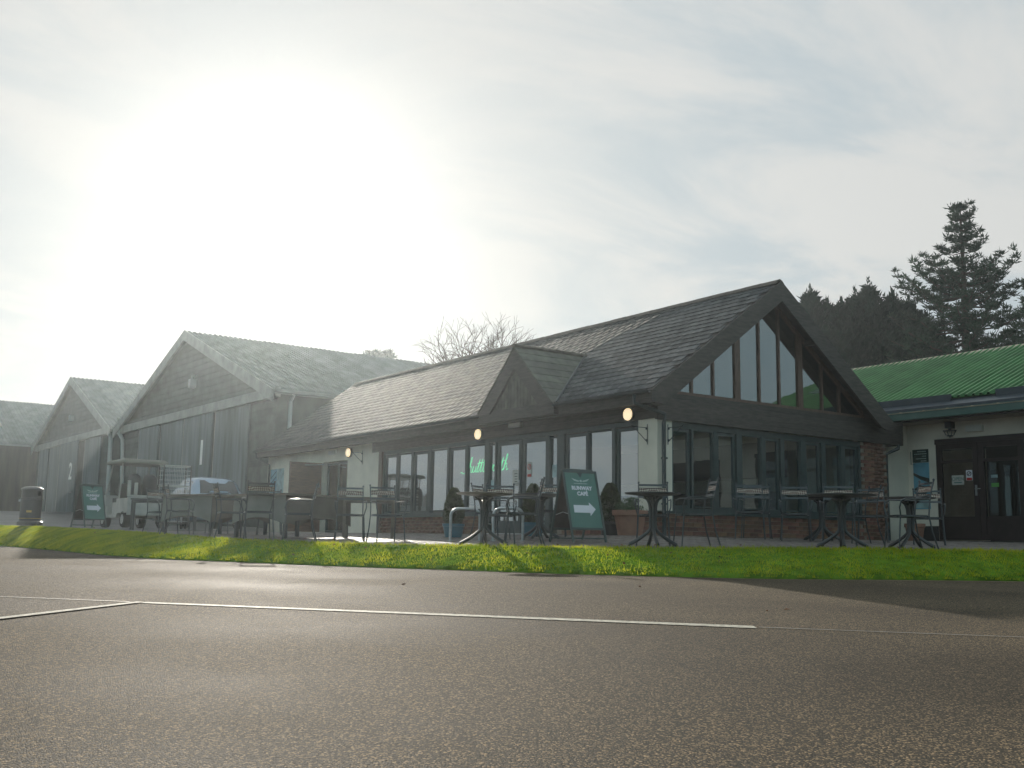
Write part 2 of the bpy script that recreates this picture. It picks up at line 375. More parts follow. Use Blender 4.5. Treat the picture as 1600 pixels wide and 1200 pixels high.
def tag(o, label, cat, group=None):
    o['label'] = label; o['category'] = cat
    if group: o['group'] = group
    return o
def kind(o, k): o['kind'] = k; return o
def copy_tree(o, parent=None):
    c = o.copy(); COL.objects.link(c); c.parent = parent
    for ch in list(o.children): copy_tree(ch, c)
    return c
def az(deg): return -rad(deg)          # heading (clockwise from +Y) of local +Y
def text_mesh(body, size, m, align='CENTER', extr=0.002, bold=0.0):
    cu = bpy.data.curves.new('t', 'FONT'); cu.body = body; cu.size = size; cu.align_x = align; cu.align_y = 'CENTER'; cu.extrude = extr; cu.offset = bold; cu.resolution_u = 3
    ob = bpy.data.objects.new('t', cu); COL.objects.link(ob)
    bpy.context.view_layer.update()
    me = bpy.data.meshes.new_from_object(ob.evaluated_get(bpy.context.evaluated_depsgraph_get()))
    bpy.data.objects.remove(ob); bpy.data.curves.remove(cu)
    me.materials.clear(); me.materials.append(M[m])
    return me
def pieces(parent, name, mass_name, mesh, mass_mat, mats, cap=300):
    """mats: matrices of alike pieces (world space ~ parent space). The nearest become objects, the rest one mesh."""
    mats = sorted(mats, key=lambda q: (q.translation - CAM).length)
    for q in mats[:cap]:
        o = bpy.data.objects.new(name, mesh); COL.objects.link(o); o.parent = parent; o.matrix_local = q
    rest = mats[cap:]
    if rest:
        base = np.array([v.co[:] + (1.0,) for v in mesh.vertices]); faces = [tuple(p.vertices) for p in mesh.polygons]
        n = len(base); V = np.concatenate([(base @ np.array(q).T)[:, :3] for q in rest])
        fk = np.array([f for f in faces if len(f) == 4]); F = np.concatenate([fk + n*i for i in range(len(rest))])
        o = link(mass_name, np_mesh(mass_name, V, F, mass_mat), parent); kind(o, 'stuff')

# ------------------------------------------------------------------ ground levels
Kl = [(-20, 46, -.1), (-11, 33, -.35), (-7.9, 25, -.49), (-7.31, 18.26, -.49), (-7.43, 11.43, -.49), (-7.71, 6.49, -.49), (-7.6, 3.1, -.49), (-7.07, 1.79, -.49), (-6.52, -.35, -.49), (-5.71, -2.28, -.49), (-5.01, -3.93, -.49), (-4.09, -5.06, -.49), (-2.86, -5.83, -.49), (-.11, -6.54, -.506), (4, -7.9, -.55), (12, -11.5, -.65), (30, -19, -.7)]
Gl = [(-19, 50, .9), (-9.5, 36, .5), (-6.8, 28, .25), (-6.53, 23.13, .1), (-6.23, 17.48, .04), (-6.13, 13.21, -.02), (-6.26, 7.74, -.1), (-6.25, 4.2, -.16), (-5.76, 1.36, -.2), (-4.85, -.85, -.2), (-3.76, -2.36, -.19), (-2.53, -3.55, -.17), (-1.11, -4.52, -.15), (1.45, -5.71, -.14), (5.2, -6.9, -.15), (13, -10.3, -.2), (30, -17.5, -.3)]
def resample(a, n):
    """Catmull-Rom through the points, n samples per segment"""
    a = [Vector(p) for p in a]; o = []
    for i in range(len(a)-1):
        p0 = a[max(i-1, 0)]; p1 = a[i]; p2 = a[i+1]; p3 = a[min(i+2, len(a)-1)]
        for k in range(n):
            t = k/n
            o.append(0.5*((2*p1) + (p2-p0)*t + (2*p0-5*p1+4*p2-p3)*t*t + (3*p1-p0-3*p2+p3)*t*t*t))
    o.append(a[-1]); return o
K = resample(Kl, 8); G = resample(Gl, 8)
ctrl = [tuple(g) for g in Gl] + [(0, y, 0) for y in (0, 3, 6, 9, 12, 15, 18)] + [(3, 0, 0), (6, 0, 0), (7.9, -1, .02), (7.9, -3, 0), (7.9, -6, -.05), (7.9, -10, -.12), (1, 22, .22), (1, 28, .42), (.8, 36, .70), (.5, 45, 1.0), (.4, 55, 1.15), (-9, 45, .85), (-10, 56, 1.1), (-4, 30, .42), (-3, 38, .70), (-20, 70, 1.5), (20, 70, 1.5), (40, 40, 1.0), (30, 20, .3), (-4.2, 16.5, .06), (-6.25, 20.4, .1), (-1.75, 17.2, .08), (3, 50, 1.1)]
CT = np.array(ctrl)
def pz_np(P):
    P = np.atleast_2d(P)[:, :2]
    d2 = ((P[:, None, :] - CT[None, :, :2])**2).sum(-1) + 0.02
    w = d2**-1.6
    return (w*CT[:, 2]).sum(1)/w.sum(1)
def pz(x, y): return float(pz_np(np.array([[x, y]]))[0])
def rz(x, y): return -.49 + (.03*(max(y, -14.0)+6) if y < -6 else 0.0)

# ---- ground sheet to the horizon
def grid_sheet(name, xs, ys, zf, m):
    X, Y = np.meshgrid(xs, ys, indexing='ij'); Z = np.vectorize(zf)(X, Y)
    V = np.stack([X.ravel(), Y.ravel(), Z.ravel()], 1); nx, ny = len(xs), len(ys)
    I = np.arange(nx*ny).reshape(nx, ny)
    F = np.stack([I[:-1, :-1].ravel(), I[1:, :-1].ravel(), I[1:, 1:].ravel(), I[:-1, 1:].ravel()], 1)
    o = link(name, np_mesh(name, V, F, m)); kind(o, 'structure'); return o
grid_sheet('ground', [-420, -200, -100, -60, -30, 0, 30, 60, 100, 200, 420], [-420, -200, -100, -60, -30, -14, -6, 10, 30, 60, 100, 200, 420], lambda x, y: rz(x, y) - 0.12, 'field')
grid_sheet('road', [-60, -40, -25, -15, -8, 0, 8, 20, 40, 60], [-40, -25, -14, -12, -10, -8, -6, 0, 10, 25, 45], lambda x, y: rz(x, y), 'asphalt')

# ---- grass verge: turf body between the road edge K and the paving edge G
NT = 7
V = []; F = []
for k, g in zip(K, G):
    dirv = (g-k); 
    V.append((k.x, k.y, k.z-.03))
    for j in range(NT):
        t = j/(NT-1); p = k.lerp(g, t); e = 0.035 + 0.03*math.sin(math.pi*t)
        V.append((p.x, p.y, p.z + e if j < NT-1 else g.z - 0.01))
    V.append((g.x+dirv.x*.04, g.y+dirv.y*.04, g.z-.15))
R_ = NT+2
for i in range(len(K)-1):
    for j in range(R_-1): F.append((i*R_+j, i*R_+j+1, (i+1)*R_+j+1, (i+1)*R_+j))
o = link('grass_verge', np_mesh('grass_verge', np.array(V), np.array(F), 'turf')); kind(o, 'structure')
# blades
def grass_blades():
    rg = np.random.default_rng(3)
    Ka = np.array([p[:] for p in K]); Ga = np.array([p[:] for p in G])
    s0, s1 = 12, len(K)-14
    seglen = np.linalg.norm((Ka[s0+1:s1+1]-Ka[s0:s1])[:, :2], axis=1); wid = np.linalg.norm((Ga-Ka)[s0:s1, :2], axis=1)
    area = seglen*wid; n = 210000
    si = rg.choice(len(area), n, p=area/area.sum()) + s0; t = rg.random(n)[:, None]; w = rg.random(n)
    arc = si*1.0 + t[:, 0]; lo = .022*np.sin(arc*2.9)+.018*np.sin(arc*7.3+1)+.012*np.sin(arc*17.)
    w = w*(1.0-lo) + lo - .02
    k = Ka[si]*(1-t) + Ka[si+1]*t; g = Ga[si]*(1-t) + Ga[si+1]*t
    wv = np.clip(w, 0, 1)[:, None]; P = k + (g-k)*w[:, None]; P[:, 2] = (k[:, 2:]*(1-wv) + g[:, 2:]*wv)[:, 0] + (0.035 + 0.03*np.sin(np.pi*wv[:, 0]))*np.minimum(1, (1-wv[:, 0])*12) - 0.012
    clump = np.sin(P[:, 0]*3.1+P[:, 1]*1.7)*np.sin(P[:, 1]*2.3-P[:, 0]*1.1)*.25 + 1
    H = (0.021 + 0.030*rg.random(n))*clump; H[rg.random(n) < .012] *= 1.9
    H = np.where((w < .03) | (w > .985), H*.8, H)
    a = rg.random(n)*2*np.pi; bw = 0.0045 + .0035*rg.random(n)
    side = np.stack([np.cos(a), np.sin(a), 0*a], 1)*bw[:, None]
    la = rg.random(n)*2*np.pi; ln = np.stack([np.cos(la), np.sin(la), 0*a], 1)*(H*rg.uniform(.1, .9, n))[:, None]
    tip = P + ln; tip[:, 2] += H
    V = np.stack([P-side, P+side, tip], 1).reshape(-1, 3); F = np.arange(3*n).reshape(n, 3)
    o = link('grass', np_mesh('grass', V, F, 'grass')); kind(o, 'stuff')
grass_blades()

# ---- paving and apron behind G
back = [(-19, 75, 1.5), (10, 80, 1.5), (40, 75, 1.4), (45, 60, 1.3), (45, 45, 1.1), (45, 35, .9), (45, 25, .5), (40, 15, .2), (30, 10, .1), (25, 6, 0), (20, 4, 0), (16, 2, 0), (14, 1, 0), (12, 0, 0), (16, -2, -.1), (20, -6, -.2), (34, -12, -.3)]
B = resample(back, 8)
def loft(name, i0, i1, m):
    V = []; F = []; n = 26
    for i in range(i0, i1+1):
        for j in range(n):
            t = (j/(n-1))**1.6; p = G[i].lerp(B[i], t); V.append([p.x, p.y, 0])
    V = np.array(V); V[:, 2] = pz_np(V); 
    for q, i in enumerate(range(i0, i1+1)): V[q*n, 2] = G[i].z
    for i in range(i1-i0):
        for j in range(n-1): F.append((i*n+j, i*n+j+1, (i+1)*n+j+1, (i+1)*n+j))
    o = link(name, np_mesh(name, V, np.array(F), m)); return kind(o, 'structure')
loft('apron', 0, 40, 'tarmac')
patio = loft('patio', 40, len(G)-1, 'paver_bed')
def gpoly(): return [(p.x, p.y) for p in G]
GP = gpoly()
def inside_patio(x, y):
    """true on the building side of the G line"""
    best = 1e9; sgn = 0
    for i in range(len(GP)-1):
        ax, ay = GP[i]; bx, by = GP[i+1]; dx, dy = bx-ax, by-ay
        t = max(0, min(1, ((x-ax)*dx+(y-ay)*dy)/(dx*dx+dy*dy))); qx, qy = ax+t*dx, ay+t*dy
        dd = (x-qx)**2+(y-qy)**2
        if dd < best: best = dd; sgn = dx*(y-ay)-dy*(x-ax)
    return sgn > 0 and best > 0.012
pts = []
yy = -8.0; row = 0
while yy < 11.0:
    xx = -6.6 + (0.1 if row % 2 else 0)
    while xx < 7.8:
        if not (xx > -0.12 and yy > -0.08) and inside_patio(xx, yy): pts.append((xx, yy))
        xx += 0.205
    yy += 0.105; row += 1
pa = np.array(pts); zs = pz_np(pa); zx = pz_np(pa+np.array([[.1, 0]])); zy = pz_np(pa+np.array([[0, .1]]))
pm = []
for (x, y), z, a, b in zip(pts, zs, zx, zy):
    nrm = Vector((-(a-z)/.1 + rnd.uniform(-.018, .018), -(b-z)/.1 + rnd.uniform(-.018, .018), 1)).normalized()
    tx = Vector((1, rnd.uniform(-.01, .01), 0)); tx = (tx - nrm*tx.dot(nrm)).normalized(); ty = nrm.cross(tx)
    pm.append(Matrix(((tx.x, ty.x, nrm.x, x), (tx.y, ty.y, nrm.y, y), (tx.z, ty.z, nrm.z, z+rnd.uniform(.009, .015)), (0, 0, 0, 1))))
pv = MB().add([(-.099, -.049, -.03), (.099, -.049, -.03), (.099, .049, -.03), (-.099, .049, -.03), (-.096, -.046, 0), (.096, -.046, 0), (.096, .046, 0), (-.096, .046, 0)], [(4, 5, 6, 7), (0, 1, 5, 4), (1, 2, 6, 5), (2, 3, 7, 6), (3, 0, 4, 7)]).mesh('paver', 'paver')
pieces(patio, 'paver', 'pavers', pv, 'paver_mass', pm)

# ---- painted lines on the road
def ribbon(name, pts, w0, w1, m, dz=0.004):
    V = []; F = []; n = len(pts)
    for i, p in enumerate(pts):
        a = Vector(pts[max(i-1, 0)]); b = Vector(pts[min(i+1, n-1)]); t = (b-a).normalized(); s = Vector((-t.y, t.x)) * ((w0+(w1-w0)*i/(n-1))/2)
        for q in (Vector(p)-s, Vector(p)+s): V.append((q.x, q.y, rz(q.x, q.y)+dz))
    for i in range(n-1): F.append((2*i, 2*i+1, 2*i+3, 2*i+2))
    return kind(link(name, np_mesh(name, np.array(V), np.array(F), m)), 'structure')
def sub(a, b, n=24): return [(a[0]+(b[0]-a[0])*i/n, a[1]+(b[1]-a[1])*i/n) for i in range(n+1)]
ribbon('road_marking', sub((-10.80, -7.00), (-8.0, -9.25)), .08, .13, 'line_white')
ribbon('road_marking', sub((-10.81, -6.98), (-12.5, -8.35)), .05, .07, 'line_white', .007)
ribbon('road_marking', sub((-7.98, -9.26), (-4.0, -12.3)), .02, .02, 'line_faint')
ribbon('road_marking', sub((-10.86, -6.93), (-12.6, -5.55)), .02, .02, 'line_faint')
so_ = []
for i in range(8, len(K)-10):
    k = K[i]; g = G[i]; dd = (Vector((k.x-g.x, k.y-g.y))).normalized(); so_.append((k.x+dd.x*(.015+.012*math.sin(i*1.7)), k.y+dd.y*(.015+.012*math.sin(i*1.7))))
ribbon('verge_dark_strip', so_, .09, .11, 'soil', .003)  # dark strip along the road edge of the grass
# faint ochre seam along the edge of the verge
ed = []
for i in range(70, len(K)-10):
    k = K[i]; g = G[i]; dd = (Vector((k.x-g.x, k.y-g.y))).normalized()
    ed.append((k.x+dd.x*.10, k.y+dd.y*.10))
ribbon('road_edging', ed, .03, .05, 'edge_ochre')
ribbon('road_edging', [(a, b) for a, b in [(K[i].x+(K[i].x-G[i].x)*.09, K[i].y+(K[i].y-G[i].y)*.09) for i in range(76, len(K)-10)]], .02, .03, 'edge_ochre')
# =================================================================== CAFE BUILDING
cafe = thing('cafe_building', 'long low cafe building with slate roof, dormer and glazed timber gable end', 'building', (0, 0, 0))
SL = 0.721; TH = math.atan(SL); CT_, ST_ = math.cos(TH), math.sin(TH)
def zroof(x): return 2.55 + SL*((x if x <= 3.0 else 6.0-x)+0.37)
ZE, ZR, YA, YB = 2.55, 4.98, -0.30, 17.6
# roof body
roof = MB().prism([(-.37, ZE-.03), (3.0, ZR-.03), (6.37, ZE-.03), (6.37, ZE-.15), (3.0, ZR-.17), (-.37, ZE-.15)], 'y', YA+.02, YB).build('roof', 'timber_dark', cafe)
est = MB()
for j in range(20):
    d0 = j*.205
    x = 6.37 - d0*CT_; z = ZE + d0*ST_
    est.add([(x+.02, YA, z-.02), (x+.02, YB, z-.02), (x-.24*CT_, YB, z+.24*ST_-.022), (x-.24*CT_, YA, z+.24*ST_-.022), (x+.02, YA, z), (x+.02, YB, z), (x-.24*CT_, YB, z+.24*ST_-.012), (x-.24*CT_, YA, z+.24*ST_-.012)], [(4, 5, 6, 7), (0, 1, 5, 4), (3, 0, 4, 7), (1, 2, 6, 5)])
kind(est.build('slate_courses', 'slate_mass', roof), 'stuff')
tile = MB().box(-.123, .123, 0, .30, 0, .011).mesh('roof_slate', 'slate')
tm = []
for j in range(21):
    d0 = j*.205 if j < 20 else 3.99
    xr = -.39 + d0*CT_; zr_ = 2.55 - .012 + d0*ST_
    y = YA - .0 + (.125 if j % 2 else 0)+.125
    while y < YB:
        cx = xr + .1
        ind = abs(y-3.68) < 1.26*(1-(cx+.37)/1.72) + .02
        if not ind and not (j == 20 and y < 0):
            ex = Vector((rnd.uniform(-.004, .004), -1, rnd.uniform(-.01, .01))).normalized()
            a = TH - .045 + rnd.uniform(-.014, .014)
            ey = Vector((math.cos(a), 0, math.sin(a))); ey = (ey-ex*ey.dot(ex)).normalized(); ez = ex.cross(ey)
            oz = rnd.uniform(0, .003)
            ln = 1 if j < 20 else .6
            tm.append(Matrix(((ex.x, ey.x*ln, ez.x, xr-.004), (ex.y, ey.y*ln, ez.y, y), (ex.z, ey.z*ln, ez.z, zr_+oz), (0, 0, 0, 1))))
        y += .25
pieces(roof, 'roof_slate', 'roof_slates', tile, 'slate_mass', tm)
rt = MB().prism([(-.15, -.085), (-.07, .0), (0, .028), (.07, 0), (.15, -.085), (.12, -.085), (0, 0), (-.12, -.085)], 'y', -.222, .222).mesh('ridge_tile', 'ridge_tile')
for i in range(40):
    o = link('ridge_tile', rt, roof, (3.0 + rnd.uniform(-.004, .004), YA+.22+i*.4475, ZR+.02+rnd.uniform(-.003, .005)))
# side wall
wall = MB().box(.22, 5.795, .014, .22, -.4, .41).build('plinth', 'mortar', cafe)
MB().box(.014, .215, .02, 2.86, -.4, .41).build('plinth', 'mortar', cafe); MB().box(.014, .215, 5.32, 10.06, -.4, .41).build('plinth', 'mortar', cafe)
MB().box(5.8, 6.66, .014, .3, -.4, 2.05).build('brick_pier', 'mortar', cafe)
w = MB()
w.box(0, .36, 0, .49, .412, 2.08)
w.box(0, .2, 10.24, 12.03, -.4, 2.55); w.box(0, .2, 13.54, 17.5, -.4, 2.55); w.box(0, .2, 12.03, 13.54, 1.98, 2.55)
w.box(.05, .2, 0.1, 10.24, 2.08, 2.55)
w.box(6.7, 7.88, .3, .5, -.4, 2.75)
w.add([(.2, 17.3, -.4), (5.9, 17.3, -.4), (5.9, 17.3, 2.5), (3, 17.3, 4.8), (.2, 17.3, 2.5), (.2, 17.5, -.4), (5.9, 17.5, -.4), (5.9, 17.5, 2.5), (3, 17.5, 4.8), (.2, 17.5, 2.5)], [(0, 1, 2, 3, 4), (5, 6, 7, 8, 9), (0, 1, 6, 5), (1, 2, 7, 6)])
w.box(5.9, 6.1, .3, 17.5, -.4, 2.5)
w.build('wall', 'render_cream', cafe)
inn = MB(); inn.box(.2, 5.9, .22, 17.3, -.05, .02); inn.box(.2, 5.9, .22, 17.3, 2.46, 2.52); inn.box(.2, 5.9, 10.1, 10.2, .02, 2.46)
inn.build('interior', 'interior', cafe)
inf = MB()
for x in (1.2, 2.7, 4.2):
    for y in (1.6, 3.6, 6.0, 8.2):
        inf.lathe([(.28, 0), (.28, .02), (.03, .05), (.03, .68), (.35, .70), (.35, .73)], 12, (x, y, .02))
inf.box(4.9, 5.8, 2, 7.5, .02, 1.05); inf.box(5.6, 5.88, 2, 7.5, 1.4, 2.2)
kind(inf.build('interior_furniture', 'interior_dark', cafe), 'stuff')
# bricks
bk = MB().box(-.1025, .1025, -.006, .09, -.0325, .0325).mesh('brick', 'brick')
bm_ = []
def brick(x, y, z, side):
    j = lambda s: rnd.uniform(-s, s)
    if side: q = Matrix.Translation((x+j(.002), y, z+j(.001))) @ Matrix.Rotation(rad(-90)+j(.006), 4, 'Z')
    else: q = Matrix.Translation((x, y+j(.002), z+j(.001))) @ Matrix.Rotation(j(.006), 4, 'Z')
    bm_.append(q)
for k in range(6):
    z = -.005+k*.075
    y = .11 + (.1075 if k % 2 else 0)
    while y < 10.0:
        if not 2.78 < y < 5.40: brick(.0, y, z, True)
        y += .215
    x = .11 + (0 if k % 2 else .1075)
    while x < 5.75: brick(x, .0, z, False); x += .215
for k in range(28):
    z = -.005+k*.075
    x = 5.90 + (.1075 if k % 2 else 0)
    while x < 6.62: brick(x, .0, z, False); x += .215
bm2 = []
for q in bm_:   # brick faces look outwards: local -Y is the face
    bm2.append(q)
pieces(wall, 'brick', 'bricks', bk, 'brick_mass', bm2)
# sills
MB().box(-.05, .12, .0, 2.88, .412, .452).build('sill', 'frame_green', cafe)
MB().box(-.05, .12, 5.30, 10.1, .412, .452).build('sill', 'frame_green', cafe)
MB().box(.12, 5.80, -.05, .12, .412, .452).build('sill', 'frame_green', cafe)
MB().box(-.02, .16, 10.07, 10.24, -.3, 2.08).build('timber_post', 'timber_red', cafe)
# windows on the long side
def frame_ring(a0, a1, z0, z1, t, d0, d1, side):
    m = MB()
    def bx(p0, p1, q0, q1):
        if side: m.box(d0, d1, p0, p1, q0, q1)
        else: m.box(p0, p1, d0, d1, q0, q1)
    bx(a0, a0+t, z0, z1); bx(a1-t, a1, z0, z1); bx(a0+t, a1-t, z0, z0+t); bx(a0+t, a1-t, z1-t, z1)
    return m
def win(a0, a1, z0, z1, typ, side, gm):
    """a0..a1 visible pane; typ f fixed, c casement"""
    if typ == 'c':
        t = .055; fr = frame_ring(a0-t, a1+t, z0-t, z1-.04+t, t, .052, .105, side)
        f2 = frame_ring(a0-t-.022, a1+t+.022, z0-t-.022, z1-.018+t, .02, .07, .12, side)
        o = fr.build('window', 'frame_green', cafe); f2.build('sash_gap', 'timber_dark', o); z1 -= .04; dd = .075
    else:
        t = .022; o = frame_ring(a0-t, a1+t, z0-t, z1+t, t, .035, .10, side).build('window', 'frame_green', cafe); dd = .07
    p = MB()
    if side: p.box(dd, dd+.006, a0, a1, z0, z1)
    else: p.box(a0, a1, dd, dd+.006, z0, z1)
    p.build('pane', gm, o); return o
side_w = [(9.44, 9.93, 'c'), (8.67, 9.31, 'f'), (7.93, 8.49, 'c'), (7.03, 7.70, 'f'), (6.29, 6.85, 'c'), (5.48, 6.16, 'f'), (2.03, 2.58, 'c'), (1.25, 1.91, 'f'), (.56, 1.07, 'c')]
for y0, y1, t_ in side_w: win(y0, y1, .56, 1.95, t_, True, 'glass_side')
win(5.09, 5.27, .25, 1.93, 'f', True, 'glass_side'); win(2.91, 3.11, .25, 1.93, 'f', True, 'glass_side')
# frame members between
fm = MB(); fm.box(.03, .12, .49, 10.07, 1.97+.022, 2.08); fm.box(.03, .12, .49, 2.88, .452, .516); fm.box(.03, .12, 5.32, 10.07, .452, .516)
fm.build('frame_rail', 'frame_green', cafe)
edges = sorted([(a-(.077 if t_ == 'c' else .022), b_+(.077 if t_ == 'c' else .022)) for a, b_, t_ in side_w] + [(5.068, 5.292), (2.888, 3.132), (3.20, 5.02)])
prev = .49
for a, b_ in edges + [(10.07, 10.07)]:
    if a - prev > .012:
        zb = .10 if 2.8 < prev < 5.4 else .516
        MB().box(.022, .125, prev+.001, a-.001, zb, 1.99).build('mullion', 'frame_green', cafe)
    prev = max(prev, b_)
MB().box(.0, .2, 2.86, 5.34, -.05, .04).build('threshold', 'galvanised', cafe)
for y0, y1, hy in ((4.13, 5.01, 4.20), (3.21, 4.09, 4.02)):
    o = MB(); t = .09
    o.box(.05, .10, y0, y0+t, .05, 1.985); o.box(.05, .10, y1-t, y1, .05, 1.985); o.box(.05, .10, y0+t, y1-t, .05, .30); o.box(.05, .10, y0+t, y1-t, 1.985-t, 1.985)
    dr = o.build('door', 'frame_green', cafe)
    MB().box(.072, .078, y0+t, y1-t, .30, 1.985-t).build('pane', 'glass_side', dr)
    h = MB().box(.035, .05, hy-.018, hy+.018, .90, 1.14); h.tube([(.045, hy, 1.07), (-.01, hy, 1.07), (-.01, hy+.11, 1.07)], .009)
    if hy > 4.1: h.build('handle', 'galvanised', dr)
# notices on the door glass
def plate(name, m, parent, x, y0, y1, z0, z1, th=.004):
    return MB().box(x-th, x, y0, y1, z0, z1).build(name, m, parent)
n1 = plate('notice', 'off_white', cafe, .068, 4.24, 4.46, 1.02, 1.36)
for k in range(4): plate('print_line', 'poster_dark', n1, .0635, 4.28, 4.42-rnd.uniform(0, .05), 1.27-k*.055, 1.285-k*.055, .002)
n2 = plate('no_smoking_notice', 'off_white', cafe, .068, 3.79, 3.94, 1.19, 1.50)
plate('red_panel', 'red_plastic', n2, .0635, 3.80, 3.93, 1.195, 1.25, .002)
rg_ = MB(); rg_.tube([(.062, 3.865+.055*math.cos(a*math.pi/8), 1.40+.055*math.sin(a*math.pi/8)) for a in range(16)], .008, 6, closed=True); rg_.tube([(.062, 3.83, 1.44), (.062, 3.90, 1.36)], .007, 6)
rg_.build('no_smoking_symbol', 'red_plastic', n2)
plate('notice', 'poster_pale', cafe, .068, 5.10, 5.26, .82, 1.18)
plate('notice', 'poster_pale', cafe, .068, 2.93, 3.09, 1.15, 1.40)
# neon script sign hanging just inside the glass
def neon():
    s = MB(); x = .115
    # cursive strokes of "Shuttleworth" in (u, v); u to the right, v up, letter height 1
    strokes = []
    u = 0.0
    def st(pts, du): strokes.append([(u+a, b_) for a, b_ in pts])
    st([(.62, .95), (.45, 1.12), (.22, 1.02), (.25, .78), (.48, .55), (.45, .18), (.18, -.05), (-.05, .08), (-.15, .0)], 0); u += .62
    def h():
        st([(0, 0), (.22, .6), (.30, 1.05), (.2, 1.0), (.08, 0), (.2, .42), (.34, .45), (.34, .12), (.44, 0), (.52, .12)], 0)
    def uu(): st([(0, .1), (.08, .45), (.06, .1), (.16, 0), (.3, .12), (.38, .45), (.36, .1), (.46, 0), (.52, .1)], 0)
    def t(): st([(0, .1), (.2, .9), (.12, .1), (.2, 0), (.3, .12)], 0); st([(-.02, .62), (.36, .68)], 0)
    def l_(): st([(0, .1), (.22, .8), (.2, 1.05), (.1, .9), (.1, .1), (.18, 0), (.28, .12)], 0)
    def e(): st([(0, .12), (.2, .3), (.18, .45), (.06, .35), (.06, .08), (.18, 0), (.32, .12)], 0)
    def ww(): st([(0, .1), (.08, .45), (.08, .08), (.18, 0), (.28, .2), (.32, .42), (.30, .08), (.4, 0), (.5, .15), (.52, .44), (.6, .4)], 0)
    def oo(): st([(.2, .45), (.04, .35), (.02, .1), (.14, 0), (.28, .12), (.28, .36), (.18, .45), (.3, .4), (.4, .42)], 0)
    def r(): st([(0, .1), (.1, .5), (.14, .38), (.26, .42), (.24, .1), (.32, .0), (.4, .1)], 0)
    for fn, wd in ((h, .5), (uu, .5), (t, .3), (t, .3), (l_, .27), (e, .3), (ww, .58), (oo, .38), (r, .36), (t, .3), (h, .5)):
        fn(); u += wd
    k = 1.78/u
    for stt in strokes:
        s.tube([(x, 6.50 - (a + .22*b_)*k, 1.38 + .31*b_*1.0) for a, b_ in resample2(stt)], .0075, 6)
    o = s.build('neon_sign', 'neon_green', cafe); return o
def resample2(p, n=4):
    q = [(v.x, v.y) for v in resample([(a, b_, 0) for a, b_ in p], n)]
    return q
neon()
# lintel boards on the long side and beam boards on the gable
for k in range(3): MB().box(-.045+rnd.uniform(-.003, .003), .05, -.0, 10.56, 2.082+k*.122, 2.2+k*.122).build('lintel_board', 'timber_brown', cafe)
MB().box(-.02, .05, -.05, 10.56, 2.2+.25, 2.53).build('lintel_board', 'timber_brown', cafe)
for k in range(5): MB().box(-.05, 7.19, -.062+rnd.uniform(-.003, .003), .0, 2.052+k*.098, 2.148+k*.098).build('beam_board', 'timber_brown', cafe)
MB().box(6.66, 7.19, .0, .30, 2.052, 2.54).build('beam_end', 'timber_brown', cafe)
# eaves: fascia, soffit, gutters
for y0, y1 in ((-.28, 2.42), (4.94, 17.6)):
    g = MB(); n = 8
    prof = [(-.435+.058*math.cos(math.pi+math.pi*i/n), 2.515+.058*math.sin(math.pi+math.pi*i/n)) for i in range(n+1)]
    prof += [(-.435+.05*math.cos(math.pi+math.pi*i/n), 2.515+.05*math.sin(math.pi+math.pi*i/n)) for i in range(n, -1, -1)]
    g.prism(prof, 'y', y0, y1); g.build('gutter', 'gutter', cafe)
MB().box(-.365, -.335, -.28, 17.6, 2.30, 2.515).build('fascia', 'timber_brown', cafe)
MB().box(-.335, -.046, -.28, 17.6, 2.325, 2.345).build('soffit', 'timber_dark', cafe)
# bargeboards + verge
for nm, po in (('bargeboard', [(-.44, 2.50), (3.0, ZR-.005), (3.0, ZR-.40), (-.02, 2.36), (-.20, 2.30), (-.44, 2.30)]), ('bargeboard', [(6.44, 2.50), (3.0, ZR-.005), (3.0, ZR-.40), (6.02, 2.36), (6.20, 2.30), (6.44, 2.30)])):
    MB().prism(po, 'y', YA-.045, YA).build(nm, 'timber_brown', cafe)
MB().box(-.33, -.02, YA, -.062, 2.28, 2.33).build('eaves_box', 'timber_dark', cafe)
MB().prism([(-.37, ZE-.16), (3.0, ZR-.18), (6.37, ZE-.16), (6.37, ZE-.18), (3.0, ZR-.20), (-.37, ZE-.18)], 'y', YA, .0).build('soffit_boards', 'timber_dark', cafe)
for xx in (1.9, 4.1):
    MB().box(xx-.05, xx+.05, YA, .0, zroof(xx)-.32, zroof(xx)-.21).build('purlin_end', 'timber_brown', cafe)
# gable glazing above the beam
mull = [.87, 1.43, 2.08, 2.70, 3.28, 3.90, 4.58, 5.13]; mw = [.045, .045, .15, .045, .045, .15, .045, .045]
def zu(x): return zroof(x)-.27
MB().box(.10, 5.90, -.03, .06, 2.543, 2.60).build('glazing_sill', 'timber_red', cafe)
for x, w_ in zip(mull, mw):
    MB().add([(x-w_/2, -.01, 2.60), (x+w_/2, -.01, 2.60), (x+w_/2, .06, 2.60), (x-w_/2, .06, 2.60), (x-w_/2, -.01, zu(x-w_/2)), (x+w_/2, -.01, zu(x+w_/2)), (x+w_/2, .06, zu(x+w_/2)), (x-w_/2, .06, zu(x-w_/2))], [(0, 3, 2, 1), (4, 5, 6, 7), (0, 1, 5, 4), (1, 2, 6, 5), (2, 3, 7, 6), (3, 0, 4, 7)]).build('glazing_mullion', 'timber_red', cafe)
xs = [.10] + mull + [5.90]
for i in range(len(xs)-1):
    x0 = xs[i] + (mw[i-1]/2 if i else 0); x1 = xs[i+1] - (mw[i]/2 if i < 8 else 0)
    poly = [(x0, 2.60), (x1, 2.60), (x1, max(zu(x1), 2.602))]
    if x0 < 3 < x1: poly.append((3.0, zu(3.0)))
    poly.append((x0, max(zu(x0), 2.602)))
    a_ = MB().prism(poly, 'y', .022, .028).build('gable_pane', 'glass_gable', cafe)
    a_.rotation_euler = (0, 0, 0)
